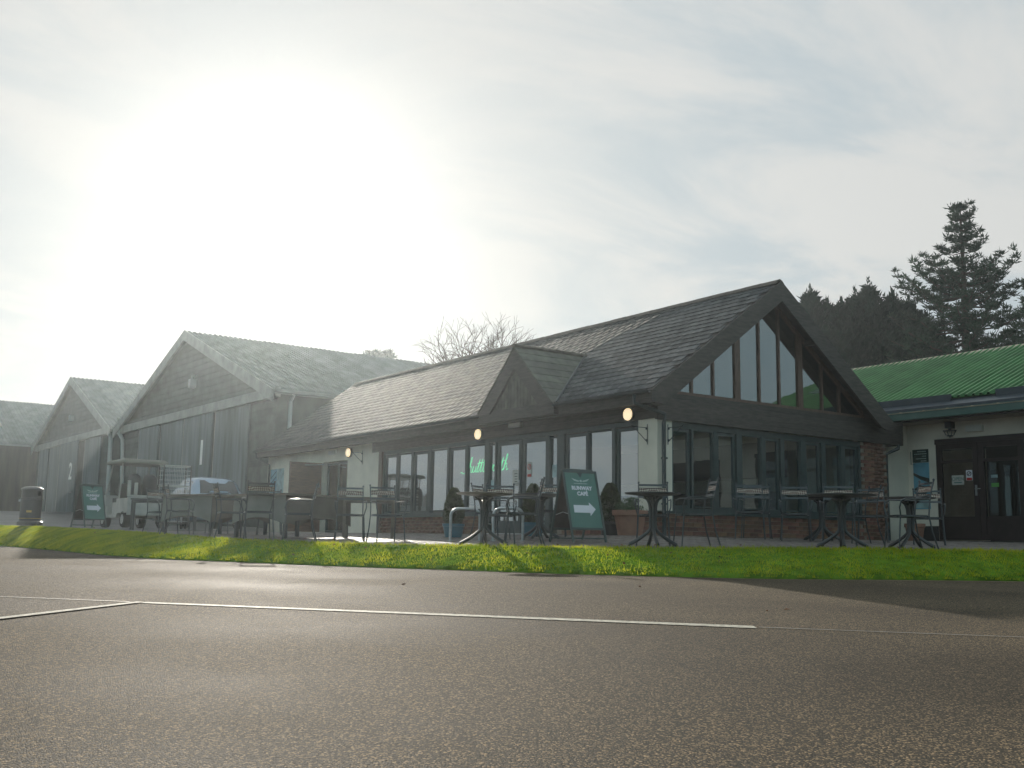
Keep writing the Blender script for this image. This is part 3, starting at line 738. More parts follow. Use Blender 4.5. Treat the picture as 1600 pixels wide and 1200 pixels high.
for sgn in (0, 1):
    pl = [(.10, zu(.10)-.03), (3.0, zu(3)-.03), (3.0, zu(3)+.06), (.10, zu(.10)+.06)]
    if sgn: pl = [(6-a, b_) for a, b_ in pl]
    MB().prism(pl, 'y', -.015, .06).build('rake_frame', 'timber_red', cafe)
# gable windows below the beam
gw = [(.44, .79, 'c'), (.93, 1.42, 'f'), (1.60, 1.98, 'c'), (2.22, 2.72, 'f'), (2.90, 3.22, 'c'), (3.42, 3.87, 'f'), (4.10, 4.45, 'c'), (4.68, 5.12, 'f'), (5.32, 5.66, 'c')]
for a, b_, t_ in gw: win(a, b_, .56, 1.92, t_, False, 'glass_gable')
fm = MB(); fm.box(.36, 5.8, .03, .12, 1.945, 2.05); fm.box(.36, 5.8, .03, .12, .452, .516); fm.build('frame_rail', 'frame_green', cafe)
prev = .36
for a, b_, t_ in gw + [(5.8, 5.8, 'x')]:
    q = .077 if t_ == 'c' else (.022 if t_ == 'f' else 0)
    if a-q-prev > .01: MB().box(prev+.001, a-q-.001, .022, .125, .516, 1.945).build('mullion', 'frame_green', cafe)
    prev = b_+q
# dormer
dm = MB(); 
dm.add([(-.42, 2.45, 2.40), (-.42, 4.91, 2.40), (-.42, 4.91, 2.56), (-.42, 3.68, 3.74), (-.42, 2.45, 2.56), (-.38, 2.45, 2.40), (-.38, 4.91, 2.40), (-.38, 4.91, 2.56), (-.38, 3.68, 3.74), (-.38, 2.45, 2.56)], [(0, 1, 2, 3, 4), (5, 6, 7, 8, 9), (0, 1, 6, 5), (1, 2, 7, 6), (2, 3, 8, 7), (3, 4, 9, 8), (4, 0, 5, 9)])
dor = dm.build('dormer', 'timber_dark', cafe)
y = 2.85
while y < 4.5:
    t0 = 3.66-abs(y-3.68)-.06; t1 = 3.66-abs(y+.1-3.68)-.06
    MB().add([(-.44, y, 2.56), (-.44, y+.1, 2.56), (-.44, y+.1, t1), (-.44, y, t0), (-.42, y, 2.56), (-.42, y+.1, 2.56), (-.42, y+.1, t1), (-.42, y, t0)], [(0, 1, 2, 3), (0, 1, 5, 4), (1, 2, 6, 5), (3, 0, 4, 7), (4, 5, 6, 7), (2, 3, 7, 6)]).build('cladding_board', 'timber_weathered', dor)
    y += .112
MB().prism([(3.68, 3.82), (5.00, 2.52), (4.55, 2.50), (3.68, 3.36)], 'x', -.50, -.445).build('bargeboard', 'timber_brown', dor)
MB().prism([(3.68, 3.82), (2.36, 2.52), (2.81, 2.50), (3.68, 3.36)], 'x', -.50, -.445).build('bargeboard', 'timber_brown', dor)
MB().box(-.47, -.366, 2.36, 5.0, 2.32, 2.56).build('base_board', 'timber_brown', dor)
for sg in (-1, 1):
    for k in range(8):
        t0, t1 = k/8, min(1, (k+1.25)/8)
        ya, yb = 3.68+sg*(1.30-1.30*t0), 3.68+sg*(1.30-1.30*t1); za, zb = 2.545+1.29*t0+.012, 2.545+1.29*t1-.004
        xa, xb = -.39+1.76*t0, -.39+1.76*min(1, t1)
        MB().add([(-.515, ya, za), (xa, ya, za), (xb, yb, zb), (-.515, yb, zb), (-.515, ya, za-.02), (xa, ya, za-.02), (xb, yb, zb-.02), (-.515, yb, zb-.02)], [(0, 1, 2, 3), (0, 1, 5, 4), (1, 2, 6, 5), (2, 3, 7, 6), (3, 0, 4, 7), (4, 5, 6, 7)]).build('slate_course', 'slate_green', dor)
    MB().tube([(-.40, 3.68+sg*1.28, 2.56), (1.37, 3.68, 3.84)], .028, 6).build('valley', 'gutter', dor)
MB().tube([(-.53, 3.68, 3.845), (1.40, 3.68, 3.845)], .045, 6).build('ridge_tile', 'ridge_tile', dor)
# round wall lamps, emergency lights, brackets, downpipes
for x, y, z in ((-.045, 11.90, 2.16), (-.045, 5.56, 2.185), (-.045, .66, 2.19)):
    if y > 11: x = 0
    m = MB(); n = 24
    for r0, r1, xa, xb in ((.135, .135, x, x-.05),):
        m.add([(xa, y+r0*math.cos(2*math.pi*i/n), z+r0*math.sin(2*math.pi*i/n)) for i in range(n)] + [(xb, y+r1*math.cos(2*math.pi*i/n), z+r1*math.sin(2*math.pi*i/n)) for i in range(n)], [(i, (i+1) % n, n+(i+1) % n, n+i) for i in range(n)] + [tuple(range(n)), tuple(range(n, 2*n))])
    lp = m.build('wall_lamp', 'black_metal', cafe)
    m = MB(); vs = []; fs = []
    for k, (rr, dx) in enumerate(((.112, 0), (.108, -.025), (.08, -.045), (.04, -.055))):
        vs += [(x-.05+dx, y+rr*math.cos(2*math.pi*i/n), z+rr*math.sin(2*math.pi*i/n)) for i in range(n)]
        if k: fs += [((k-1)*n+i, (k-1)*n+(i+1) % n, k*n+(i+1) % n, k*n+i) for i in range(n)]
    fs.append(tuple(range(3*n, 4*n))); m.add(vs, fs).build('diffuser', 'lamp_white', lp, smooth=True)
for y, z, x in ((12.9, 2.22, 0), (4.19, 2.28, -.045)):
    MB().box(x-.07, x, y-.2, y+.2, z-.05, z+.05).build('emergency_light', 'box_white', cafe)
def bracket(p, dirv, parent):
    p = Vector(p); dv = Vector(dirv)
    m = MB(); m.tube([p+Vector((0, 0, .18)), p-Vector((0, 0, .18))], .008, 6); m.tube([p+Vector((0, 0, .12)), p+dv*.3+Vector((0, 0, .12))], .007, 6); m.tube([p+Vector((0, 0, -.14)), p+dv*.28+Vector((0, 0, .11))], .007, 6)
    m.tube([p+dv*.3+Vector((0, 0, .12)), p+dv*.34+Vector((0, 0, .16))], .007, 6)
    for s_ in (.1, -.1): m.tube([p+Vector((0, 0, s_)), p+Vector((0, 0, s_))+dv*.03], .018, 6)
    return m.build('basket_bracket', 'black_metal', parent)
bracket((-.012, .24, 1.80), (-1, .15, 0), cafe); bracket((.25, -.012, 1.80), (.15, -1, 0), cafe); bracket((-.012, 11.15, 1.99), (-1, 0, 0), cafe)
MB().tube([(-.43, .12, 2.50), (-.43, .12, 2.32), (.08, -.115, 2.14), (.08, -.085, 1.98), (.08, -.085, .0)], .038, 10).build('downpipe', 'gutter', cafe, smooth=True)
for z in (1.35, .55): MB().box(.03, .13, -.128, -.062, z, z+.03).build('pipe_clip', 'gutter', cafe)
MB().tube([(6.95, -.10, 2.06), (6.95, -.10, 1.98), (6.78, .10, 1.85), (6.78, .10, .0)], .042, 10).build('downpipe', 'gutter', cafe, smooth=True)
MB().tube([(-.43, 17.45, 2.48), (-.43, 17.45, 2.3), (-.06, 17.25, 2.1), (-.06, 17.25, .0)], .036, 10).build('downpipe', 'gutter', cafe, smooth=True)
# far door recess with an open brown leaf and a glazed inner door
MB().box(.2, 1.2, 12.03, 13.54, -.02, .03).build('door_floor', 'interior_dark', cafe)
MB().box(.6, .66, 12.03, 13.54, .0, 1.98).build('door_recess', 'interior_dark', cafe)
lf = MB().box(-.98, -.02, 13.56, 13.61, .04, 1.96).build('door_leaf', 'door_brown', cafe)
MB().tube([(-.55, 13.54, 1.88), (-.25, 13.50, 1.90), (-.02, 13.45, 1.92)], .015, 6).build('door_closer', 'galvanised', lf)
o = frame_ring(12.05, 12.72, .03, 1.96, .07, .06, .11, True).build('door_leaf', 'frame_green', cafe); MB().box(.08, .086, 12.12, 12.65, .10, 1.89).build('pane', 'glass_side', o)
o = frame_ring(12.72, 13.54, .03, 1.96, .07, .14, .19, True).build('door_frame', 'frame_green', cafe)
po = plate('poster', 'poster_pale', cafe, 0, 16.25, 17.25, 1.13, 1.95, .012)
plate('poster_panel', 'poster_sky', po, -.0125, 16.75, 17.24, 1.15, 1.94, .003)
for k in range(3): MB().tube([(-.02, 17.2, 1.35+k*.16), (-.02, 16.78, 1.55+k*.16)], .012, 4).build('wing_drawing', 'poster_dark', po)
# metal plate on the gable top
# =================================================================== ENTRANCE BUILDING (green roof)
ent = thing('entrance_building', 'entrance building with green corrugated roof, cream walls and dark glazed doors', 'building')
XE = 7.88
w = MB()
w.box(XE, XE+.25, -.38, .5, -.4, 2.75); w.box(XE, XE+.25, -4.6, -.38, 2.21, 2.75); w.box(XE, XE+.25, -5.2, -4.6, -.4, 2.75); w.box(XE+.25, 16, -5.2, -4.95, -.4, 2.75)
w.box(XE+.25, 16, 8.8, 9, -.4, 2.75); w.box(15.8, 16, -4.95, 8.8, -.4, 2.75); w.box(6.12, XE+.25, 8.8, 9, -.4, 2.4)
w.build('wall', 'render_entrance', ent)
MB().box(XE-.02, XE-.001, -.38, .28, -.1, .35).build('plinth', 'black_plastic', ent)
MB().box(7.3, XE-.002, -5.3, .295, 2.56, 2.59).build('soffit', 'soffit', ent)
MB().box(7.27, 7.30, -5.3, .6, 2.56, 2.72).build('fascia', 'timber_dark', ent)
MB().box(XE, 12.5, -12.5, -5.31, -.4, 2.85).build('side_extension', 'render_entrance', ent)
for k in range(5): MB().box(XE-.02, XE-.001, -6.7-k*1.2, -5.75-k*1.2, .0, 2.1).build('extension_door', 'door_dark', ent)
MB().box(XE-.3, 12.6, -12.6, -5.31, 2.86, 2.98).build('extension_roof', 'green_gutter', ent)
# door assembly
MB().box(XE-.03, XE+.10, -4.6, -.38, 2.10, 2.21).build('door_head', 'door_dark', ent)
ys = [-.38, -1.34, -2.32, -3.4, -4.6]
for i, (a, b_) in enumerate(zip(ys[:-1], ys[1:])):
    o = frame_ring(b_+.005, a-.005, .06, 2.10, .115, .0, .07, True)
    o.v = [(v[0]+XE, v[1], v[2]) for v in o.v]
    dl = o.build('door', 'door_dark', ent)
    MB().box(XE+.03, XE+.036, b_+.12, a-.12, .55, 1.985).build('pane', 'glass_entrance', dl)
    MB().box(XE+.02, XE+.05, b_+.12, a-.12, .175, .55).build('kick_panel', 'door_dark', dl)
    MB().box(XE+.005, XE+.05, b_+.12, a-.12, 1.68, 1.75).build('transom', 'door_dark', dl)
    if i == 0:
        h = MB().box(XE-.02, XE, b_+.04, b_+.08, .98, 1.20); h.tube([(XE-.02, b_+.06, 1.12), (XE-.06, b_+.06, 1.12), (XE-.06, b_-.06, 1.12)], .009); h.build('handle', 'galvanised', dl)
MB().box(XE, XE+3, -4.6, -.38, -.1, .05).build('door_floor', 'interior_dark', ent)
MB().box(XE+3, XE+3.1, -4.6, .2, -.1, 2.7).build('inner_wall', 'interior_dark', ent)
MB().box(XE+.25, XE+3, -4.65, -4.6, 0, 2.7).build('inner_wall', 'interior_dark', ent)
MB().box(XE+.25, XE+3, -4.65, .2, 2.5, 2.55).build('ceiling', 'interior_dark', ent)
def eplate(nm, m, par, y0, y1, z0, z1, d=.0, th=.006): return MB().box(XE-d-th, XE-d, y0, y1, z0, z1).build(nm, m, par)
sg = eplate('sign_board', 'sign_green', ent, -.21, .17, 1.735, 2.02, 0, .02)
for k, (l0, l1) in enumerate(((-.16, .05), (-.17, .14), (-.16, -.06), (-.16, .09), (-.16, -.03))):
    y = l0
    while y < l1-.01:
        wd = rnd.uniform(.02, .05); eplate('lettering', 'print_pale', sg, y, min(y+wd, l1), 1.965-k*.052, 1.98-k*.052, .02, .003); y += wd+.008
po = eplate('poster', 'poster_sky', ent, -.21, .17, .72, 1.73, 0, .012)
MB().add([(XE-.014, .17, 1.52), (XE-.014, .0, 1.44), (XE-.014, -.21, 1.38), (XE-.014, -.21, 1.28), (XE-.014, .0, 1.36), (XE-.014, .17, 1.46)], [(0, 1, 4, 5), (1, 2, 3, 4)]).build('printed_wing', 'poster_dark', po)
MB().add([(XE-.014, .16, 1.16), (XE-.014, .02, 1.24), (XE-.014, -.12, 1.20), (XE-.014, -.20, 1.1), (XE-.014, -.05, 1.02), (XE-.014, .12, 1.0)], [(0, 1, 2, 3, 4, 5)]).build('printed_engine', 'poster_dark', po)
MB().add([(XE-.014, .16, .98), (XE-.014, -.1, 1.0), (XE-.014, -.2, .9), (XE-.014, -.2, .74), (XE-.014, .16, .74)], [(0, 1, 2, 3, 4)]).build('printed_ground', 'poster_pale', po)
MB().tube([(XE-.01, .22, 1.98), (XE-.01, .22, 1.70), (XE-.01, .12, 1.70)], .006, 5).build('wall_bracket', 'black_metal', ent)
ol = eplate('open_notice', 'off_white', ent, -1.0, -.72, 1.22, 1.42, -.025, .004)
mt = text_mesh('OPEN', .11, 'board_green', extr=.001); t = link('lettering', mt, ol); t.matrix_local = Matrix(((0, 0, -1, XE+.0185), (-1, 0, 0, -.86), (0, 1, 0, 1.34), (0, 0, 0, 1)))
eplate('print_line', 'board_green', ol, -.95, -.77, 1.255, 1.275, -.021, .003)
ns = eplate('no_smoking_notice', 'print_white', ent, -1.19, -1.05, 1.30, 1.52, -.025, .004)
eplate('red_panel', 'red_plastic', ns, -1.18, -1.06, 1.305, 1.36, -.021, .002)
rg_ = MB(); rg_.tube([(XE+.017, -1.12+.045*math.cos(a*math.pi/8), 1.445+.045*math.sin(a*math.pi/8)) for a in range(16)], .007, 6, closed=True); rg_.tube([(XE+.017, -1.15, 1.475), (XE+.017, -1.09, 1.415)], .007, 6); rg_.build('no_smoking_symbol', 'black_plastic', ns)
eplate('sticker', 'sticker_green', ent, -1.76, -1.60, 1.15, 1.23, -.025, .004)
eplate('notice', 'poster_pale', ent, -1.74, -1.60, 1.34, 1.40, -.025, .004)
MB().box(XE-.09, XE, -1.51, -1.15, 2.32, 2.45).build('emergency_light', 'box_white', ent)
ln = MB().box(XE-.16, XE, -.86, -.72, 2.42, 2.56); ln.build('lantern_mount', 'black_metal', ent)
lm = MB()
for sx, sy in ((-1, -1), (-1, 1), (1, -1), (1, 1)): lm.tube([(XE-.09+sx*.07, -.79+sy*.1, 2.37), (XE-.09+sx*.045, -.79+sy*.06, 2.27)], .007, 5)
lm.box(XE-.17, XE-.01, -.90, -.68, 2.36, 2.38); lm.box(XE-.13, XE-.05, -.84, -.74, 2.25, 2.27); lm.tube([(XE-.09, -.79, 2.38), (XE-.09, -.79, 2.44)], .03, 8); lm.tube([(XE-.09, -.79, 2.25), (XE-.09, -.79, 2.22)], .01, 6)
lm.build('lantern', 'black_metal', ent)
# roof
RX, RZ0, RZ1 = 11.9, 2.90, 4.80
a_ = math.atan2(RZ1-RZ0, RX-7.33); Ls = math.hypot(RZ1-RZ0, RX-7.33)
rf = MB().prism([(7.36, RZ0-.03), (RX, RZ1-.03), (16.5, RZ0-.03), (16.5, RZ0-.16), (RX, RZ1-.16), (7.36, RZ0-.16)], 'y', -5.3, 9.2).build('roof', 'flashing', ent)
def sheet_mesh(wd, ln, ribs, h, m, top=.35, foot=.65):
    V = []; F = []; p = wd/ribs
    pr = []
    for i in range(ribs):
        pr += [(i*p, 0), (i*p+p*.30, 0), (i*p+p*.42, h), (i*p+p*.72, h), (i*p+p*.84, 0)]
    pr.append((wd, 0))
    for u, z in pr: V += [(u, 0, z), (u, ln, z)]
    for i in range(len(pr)-1): F.append((2*i, 2*i+2, 2*i+3, 2*i+1))
    V += [(0, 0, -.012), (wd, 0, -.012), (wd, ln, -.012), (0, ln, -.012)]; q = len(V)-4
    F.append((q, q+1, q+2, q+3))
    for i in range(len(pr)-1): F.append((2*i, 2*i+2, q, q) if 0 else (2*i, 2*i+2, q+1, q))
    mb = MB(); mb.v = V; mb.f = F[:len(pr)-1] + [F[len(pr)-1]]
    return mb.mesh('roof_sheet', m)
sm = sheet_mesh(1.0, Ls-.42, 6, .05, 'green_sheet')
for i in range(14):
    y = 9.0 - i
    o = link('roof_sheet', sm, rf)
    c, s = math.cos(a_), math.sin(a_)
    ex = Vector((0, -1, 0)); ey = Vector((c, 0, s)); ez = ex.cross(ey)
    p = Vector((7.33+.40*c, y, RZ0+.40*s+.006*(i % 2)))
    o.matrix_local = Matrix(((ex.x, ey.x, ez.x, p.x), (ex.y, ey.y, ez.y, p.y), (ex.z, ey.z, ez.z, p.z), (0, 0, 0, 1)))
for y0, y1, m in ((-.95, 2.4, 'flashing'), (-6, -1.95, 'flashing')):
    MB().box(7.62, 7.66, y0, y1, 2.92, 3.13).build('eaves_flashing', m, ent)
MB().prism([(7.34, 2.80), (7.72, 2.98), (7.74, 2.94), (7.36, 2.76)], 'y', -5.3, 3).build('eaves_board', 'green_gutter', ent)
MB().prism([(7.12, 2.60), (7.12, 2.745), (7.135, 2.745), (7.135, 2.615), (7.26, 2.615), (7.26, 2.72), (7.275, 2.72), (7.275, 2.60)], 'y', -5.3, .95).build('gutter', 'green_gutter', ent)
MB().box(7.105, 7.14, -5.3, .95, 2.746, 2.758).build('gutter_lip', 'gutter_lip', ent)
for i in range(10):
    MB().box(7.13, 7.36, .5-i*.55-.012, .5-i*.55+.012, 2.76, 2.775).build('gutter_strap', 'gutter_lip', ent)
MB().prism([(RX-.28, RZ1-.10), (RX, RZ1+.05), (RX+.28, RZ1-.10), (RX, RZ1+.02)], 'y', -5.3, 9.2).build('ridge_cap', 'gutter_lip', ent)
c, s = math.cos(a_), math.sin(a_)
for y0, y1 in ((-3.0, -1.95), (-4.3, -3.2)):
    d0, d1 = 2.35, 3.45
    P_ = lambda d_, y, h: (7.33+d_*c-h*s, y, RZ0+d_*s+h*c)
    MB().add([P_(d0, y0, .05), P_(d0, y1, .05), P_(d1, y1, .05), P_(d1, y0, .05), P_(d0, y0, 0), P_(d0, y1, 0), P_(d1, y1, 0), P_(d1, y0, 0)], [(0, 1, 2, 3), (0, 1, 5, 4), (1, 2, 6, 5), (2, 3, 7, 6), (3, 0, 4, 7)]).build('rooflight', 'rooflight', ent)

# =================================================================== HANGARS
HR = rad(1.28)
def hangar(label, s0, s1, ze, zr, length, doors, right_w, left_w, zdoor, num, numpos, zg, u0=0.0, front=True, dzl=0.0):
    t = thing('hangar', label, 'hangar', (1.23, 20, 0), HR, 'row of hangars beyond the cafe')
    sm_ = (s0+s1)/2; ov = .3; sl = (zr-ze)/(sm_-s0); e0 = ze - sl*ov
    body = MB()
    body.add([(u0, s0, 0), (u0, s1, 0), (u0, s1, ze), (u0, sm_, zr-.05), (u0, s0, ze), (length, s0, 0), (length, s1, 0), (length, s1, ze), (length, sm_, zr-.05), (length, s0, ze)],
             [(0, 1, 2, 3, 4), (5, 6, 7, 8, 9), (0, 5, 9, 4), (1, 6, 7, 2)]).build('wall', 'hangar_board' if front else 'hangar_brown', t)
    a = math.atan(sl); L_ = math.hypot(sm_-s0+ov, zr-e0)
    rf = MB().prism([(s0-ov, e0-.02), (sm_, zr-.02), (s1+ov, e0-.02), (s1+ov, e0-.12), (sm_, zr-.12), (s0-ov, e0-.12)], 'x', u0-.25, length).build('roof', 'hangar_sheet', t)
    me = sheet_mesh(1.1, L_, 5, .045, 'hangar_sheet'); ex = Vector((1, 0, 0)); ey = Vector((0, math.cos(a), math.sin(a))); ez = ex.cross(ey)
    u = u0-.28; i = 0
    while u < length-1.1:
        o = link('roof_sheet', me, rf); o.matrix_local = Matrix(((1, 0, 0, u), (0, ey.y, ez.y, s0-ov), (0, ey.z, ez.z, e0+.01*(i % 2)), (0, 0, 0, 1))); u += 1.1; i += 1
    return t, body, rf, sm_, sl, e0, a, L_
def front_details(t, s0, s1, ze, zr, sm_, sl, doors, bands, zdoor, zb0, zb1, zg):
    # verge bands
    for sg in (-1, 1):
        y_e = sm_+sg*(sm_-s0+.35); z_e = zr - sl*(sm_-s0+.35)
        MB().prism([(sm_, zr+.05), (y_e, z_e+.05), (y_e, z_e-.38), (sm_, zr-.38)], 'x', -.36, -.30).build('bargeboard', 'hangar_barge', t)
    MB().box(-.20, 0, s0-.25, s1+.25, zb0, zb1).build('door_beam', 'hangar_barge', t)
    n = int((zr-zb1)/.25)
    for k in range(n):
        z0, z1 = zb1+k*.25, zb1+k*.25+.24; hw = (zr-z1)/sl; hw0 = min((zr-z0)/sl, sm_-s0)
        if hw < .1: continue
        hw = min(hw, sm_-s0)
        MB().add([(-.03, sm_-hw0, z0), (-.03, sm_+hw0, z0), (-.012, sm_+hw, z1), (-.012, sm_-hw, z1), (0, sm_-hw0, z0), (0, sm_+hw0, z0), (0, sm_+hw, z1), (0, sm_-hw, z1)], [(0, 1, 2, 3), (0, 1, 5, 4), (3, 2, 6, 7), (1, 2, 6, 5), (3, 0, 4, 7)]).build('weatherboard', 'hangar_board', t)
    for (a, b_) in bands:
        k = 0; z = zg
        while z < zb0-.1:
            z1 = min(z+.24, zb0-.005)
            MB().add([(-.03, a, z), (-.03, b_, z), (-.012, b_, z1), (-.012, a, z1), (0, a, z), (0, b_, z), (0, b_, z1), (0, a, z1)], [(0, 1, 2, 3), (0, 1, 5, 4), (3, 2, 6, 7), (1, 2, 6, 5), (3, 0, 4, 7)]).build('weatherboard', 'hangar_board', t); z += .25
    for i, (a, b_, u) in enumerate(doors):
        dd = MB().box(u-.05, u, a, b_, zg+.02, zdoor).build('door_panel', 'hangar_door', t)
        for e in (a+.03, b_-.03): MB().box(u-.062, u-.05, e-.02, e+.02, zg+.03, zdoor-.01).build('door_edge', 'hangar_barge' if e > a+.1 else 'hangar_door', dd)
        if i % 2: MB().box(u-.085, u-.051, a+.4, a+.9, zg+1.1, zg+1.16).build('handle', 'black_metal', dd)
def numeral(t, ch, s, z, h, u, bold=.02):
    me = text_mesh(ch, h, 'numeral_white', extr=.006, bold=bold)
    o = link('numeral', me, t); o.matrix_local = Matrix(((0, 0, -1, u), (-1, 0, 0, s), (0, 1, 0, z), (0, 0, 0, 1)))
t, body, rf, sm_, sl, e0, a, L_ = hangar('large hangar numbered 1, grey doors under a pale beam, nearest the cafe', 0, 17.5, 4.92, 8.2, 34, None, None, None, None, None, None, .3)
front_details(t, 0, 17.5, 4.92, 8.2, sm_, sl, [(2.1, 5.36, -.06), (5.5, 8.6, -.12), (8.72, 11.6, -.06), (11.68, 14.4, -.12)], [(.02, 2.05), (14.45, 17.48)], 4.58, 4.6, 4.94, .3)
numeral(t, '1', 6.40, 3.03, 1.28, -.19, .045)
MB().tube([(.45, -.32, 4.7), (.45, -.10, 4.5), (.45, -.10, .3)], .07, 8).build('downpipe', 'pipe_grey', t)
MB().box(-.25, 34, -.42, -.31, e0-.06, e0+.05).build('gutter', 'hangar_barge', t)
MB().tube([(-.25, 17.35, 4.72), (-.12, 17.0, 4.3), (-.12, 16.2, .5)], .09, 8).build('downpipe', 'pipe_grey', t)
f = MB(); f.box(-.30, -.05, 7.8, 8.05, 5.78, 6.12); f.tube([(-.02, 7.93, 6.3), (-.2, 7.93, 6.25), (-.2, 7.93, 6.1)], .03, 6); f.build('floodlight', 'pipe_grey', t)
t, body, rf, sm_, sl, e0, a, L_ = hangar('hangar numbered 2, second in the row, pale verge boards and grey doors', 18.9, 34.3, 5.08, 8.35, 34, None, None, None, None, None, None, .9)
front_details(t, 18.9, 34.3, 5.08, 8.35, sm_, sl, [(20.6, 23.55, -.06), (23.95, 27.6, -.30), (27.7, 30.9, -.06), (31.0, 33.1, -.12)], [(18.92, 20.5), (33.15, 34.28)], 4.74, 4.76, 5.08, .9)
numeral(t, '2', 25.0, 3.1, 1.25, -.37)
MB().box(-.25, 34, 18.48, 18.59, e0-.06, e0+.05).build('gutter', 'hangar_barge', t)
MB().tube([(-.25, 19.1, 4.9), (-.12, 18.95, 4.6), (-.12, 18.7, .7)], .10, 8).build('downpipe', 'pipe_grey', t)
MB().box(-.30, -.05, 26.3, 26.55, 5.95, 6.25).build('floodlight', 'pipe_grey', t)
MB().prism([(-1, 0), (0, 0)], 'x', 0, 1) if 0 else None
c_, s_ = math.cos(a), math.sin(a)
def roof_patch(rfp, u0, u1, d0, d1, so_, e0_, m):
    P_ = lambda u, d_, h: (u, so_+d_*c_-h*s_, e0_+d_*s_+h*c_)
    MB().add([P_(u0, d0, .06), P_(u1, d0, .06), P_(u1, d1, .06), P_(u0, d1, .06), P_(u0, d0, 0), P_(u1, d0, 0), P_(u1, d1, 0), P_(u0, d1, 0)], [(0, 1, 2, 3), (0, 1, 5, 4), (1, 2, 6, 5), (2, 3, 7, 6), (3, 0, 4, 7)]).build('rooflight', m, rfp)
roof_patch(rf, 5.2, 7.6, 4.3, 6.9, 18.6, e0, 'hangar_light')
t, body, rf, sm_, sl, e0, a, L_ = hangar('low brown hangar at the far left end of the row', 36.0, 52.0, 5.35, 8.75, 20, None, None, None, None, None, None, 1.1, u0=-22, front=False)
for k in range(14): MB().box(-21.5+k*1.5, -21.5+k*1.5+1.46, 35.955, 35.99, .9, 5.2).build('wall_sheet', 'hangar_brown', t)
c_, s_ = math.cos(a), math.sin(a)
roof_patch(rf, -3.3, -1.3, 3.2, 6.0, 35.7, e0, 'hangar_light')

# =================================================================== TREES
def leaf_mesh(name, P, size, rg, m, elong=1.0, dirs=None):
    n = len(P)
    a = rg.normal(size=(n, 3)); a /= np.linalg.norm(a, axis=1)[:, None]
    if dirs is not None:
        a = a*.55 + dirs; a /= np.linalg.norm(a, axis=1)[:, None]
    b_ = rg.normal(size=(n, 3)); b_ -= a*(a*b_).sum(1)[:, None]; b_ /= np.linalg.norm(b_, axis=1)[:, None]
    s = (size*(.6+.8*rg.random(n)))[:, None] if np.ndim(size) == 0 else size[:, None]
    V = np.stack([P - b_*s*.5/elong, P + b_*s*.5/elong, P + a*s*1.2], 1).reshape(-1, 3)
    return np_mesh(name, V, np.arange(3*n).reshape(n, 3), m)
def cypress(x, y, z0, h, r, seed, label, group='dark conifers in the belt behind the cafe'):
    rg = np.random.default_rng(seed)
    t = thing('conifer_tree', label, 'tree', (x, y, z0), 0, group)
    MB().tube([(0, 0, 0), (.05, 0, h*.5), (0, .03, h*.97)], [.22, .12, .015], 7).build('trunk', 'bark', t)
    nb = 300; P = []; Dd = []
    for i in range(nb):
        u = rg.random()**.8; zz_ = h*(.02+.97*u)
        env = r*min(1, (1-u)*3.0+.02)**.95*(.7+.5*rg.random())
        a0 = rg.random()*6.283; ln = env; k = int(16+46*env/r)
        tt = rg.random(k)**.6
        up = .25+.5*rg.random()
        cx = np.cos(a0)*tt*ln; cy_ = np.sin(a0)*tt*ln; cz = zz_ + tt*ln*up - .15*(tt*ln)
        P.append(np.stack([cx, cy_, cz], 1) + rg.normal(size=(k, 3))*.07*(1+tt[:, None])); Dd.append(np.tile([np.cos(a0)*.6, np.sin(a0)*.6, .7], (k, 1)))
    P = np.concatenate(P); Dd = np.concatenate(Dd); P = np.minimum(P, [[99, 99, h+.1]])
    P2 = np.repeat(P, 2, axis=0) + rg.normal(size=(len(P)*2, 3))*.05; D2 = np.repeat(Dd, 2, axis=0)
    # feathery leader
    k = 40; q = np.linspace(.90, 1.04, k)*h; sp_ = .16*(1.05-q/h)/.15+.01; lead = np.stack([rg.normal(size=k)*sp_, rg.normal(size=k)*sp_, q], 1)
    P2 = np.concatenate([P2, lead]); D2 = np.concatenate([D2, np.tile([0, 0, 1.], (k, 1))])
    link('crown', leaf_mesh('crown', P2, .20, rg, 'cypress_leaf', 1.6, D2), t)
    return t
for i, (x, y, h, r, lb) in enumerate([
    (27.19, 18.08, 11.6, 1.5, 'slim dark conifer with pointed top, first right of the cafe gable'),
    (27.90, 17.68, 11.0, 1.4, 'low dark conifer in the dip right of the first pointed top'),
    (28.41, 17.29, 11.1, 1.5, 'dark conifer with blunt feathery top, third from the cafe gable'),
    (28.93, 16.86, 11.5, 1.5, 'dark conifer just left of the tallest one in the belt'),
    (29.46, 16.40, 12.0, 1.6, 'tallest dark conifer in the middle of the belt'),
    (30.40, 15.80, 11.5, 1.7, 'dark conifer just right of the tallest one in the belt'),
    (31.09, 15.38, 11.2, 1.6, 'dark conifer second from the right end of the belt, left of the big pine'),
    (31.81, 14.99, 10.4, 1.3, 'dark conifer at the right end of the belt, beside the big pine'),
    (26.2, 20.0, 10.3, 1.5, 'dark conifer mostly hidden behind the cafe gable verge')]):
    cypress(x, y, .2, h, r*1.3, 40+i, lb)
for i, (x, y, h, lb) in enumerate([(30.5, 20.0, 10.8, 'dark conifer in the rear rank behind the first pointed tops'), (32.2, 18.4, 11.2, 'dark conifer in the rear rank behind the tallest top')]):
    cypress(x, y, .2, h, 2.8, 60+i, lb)
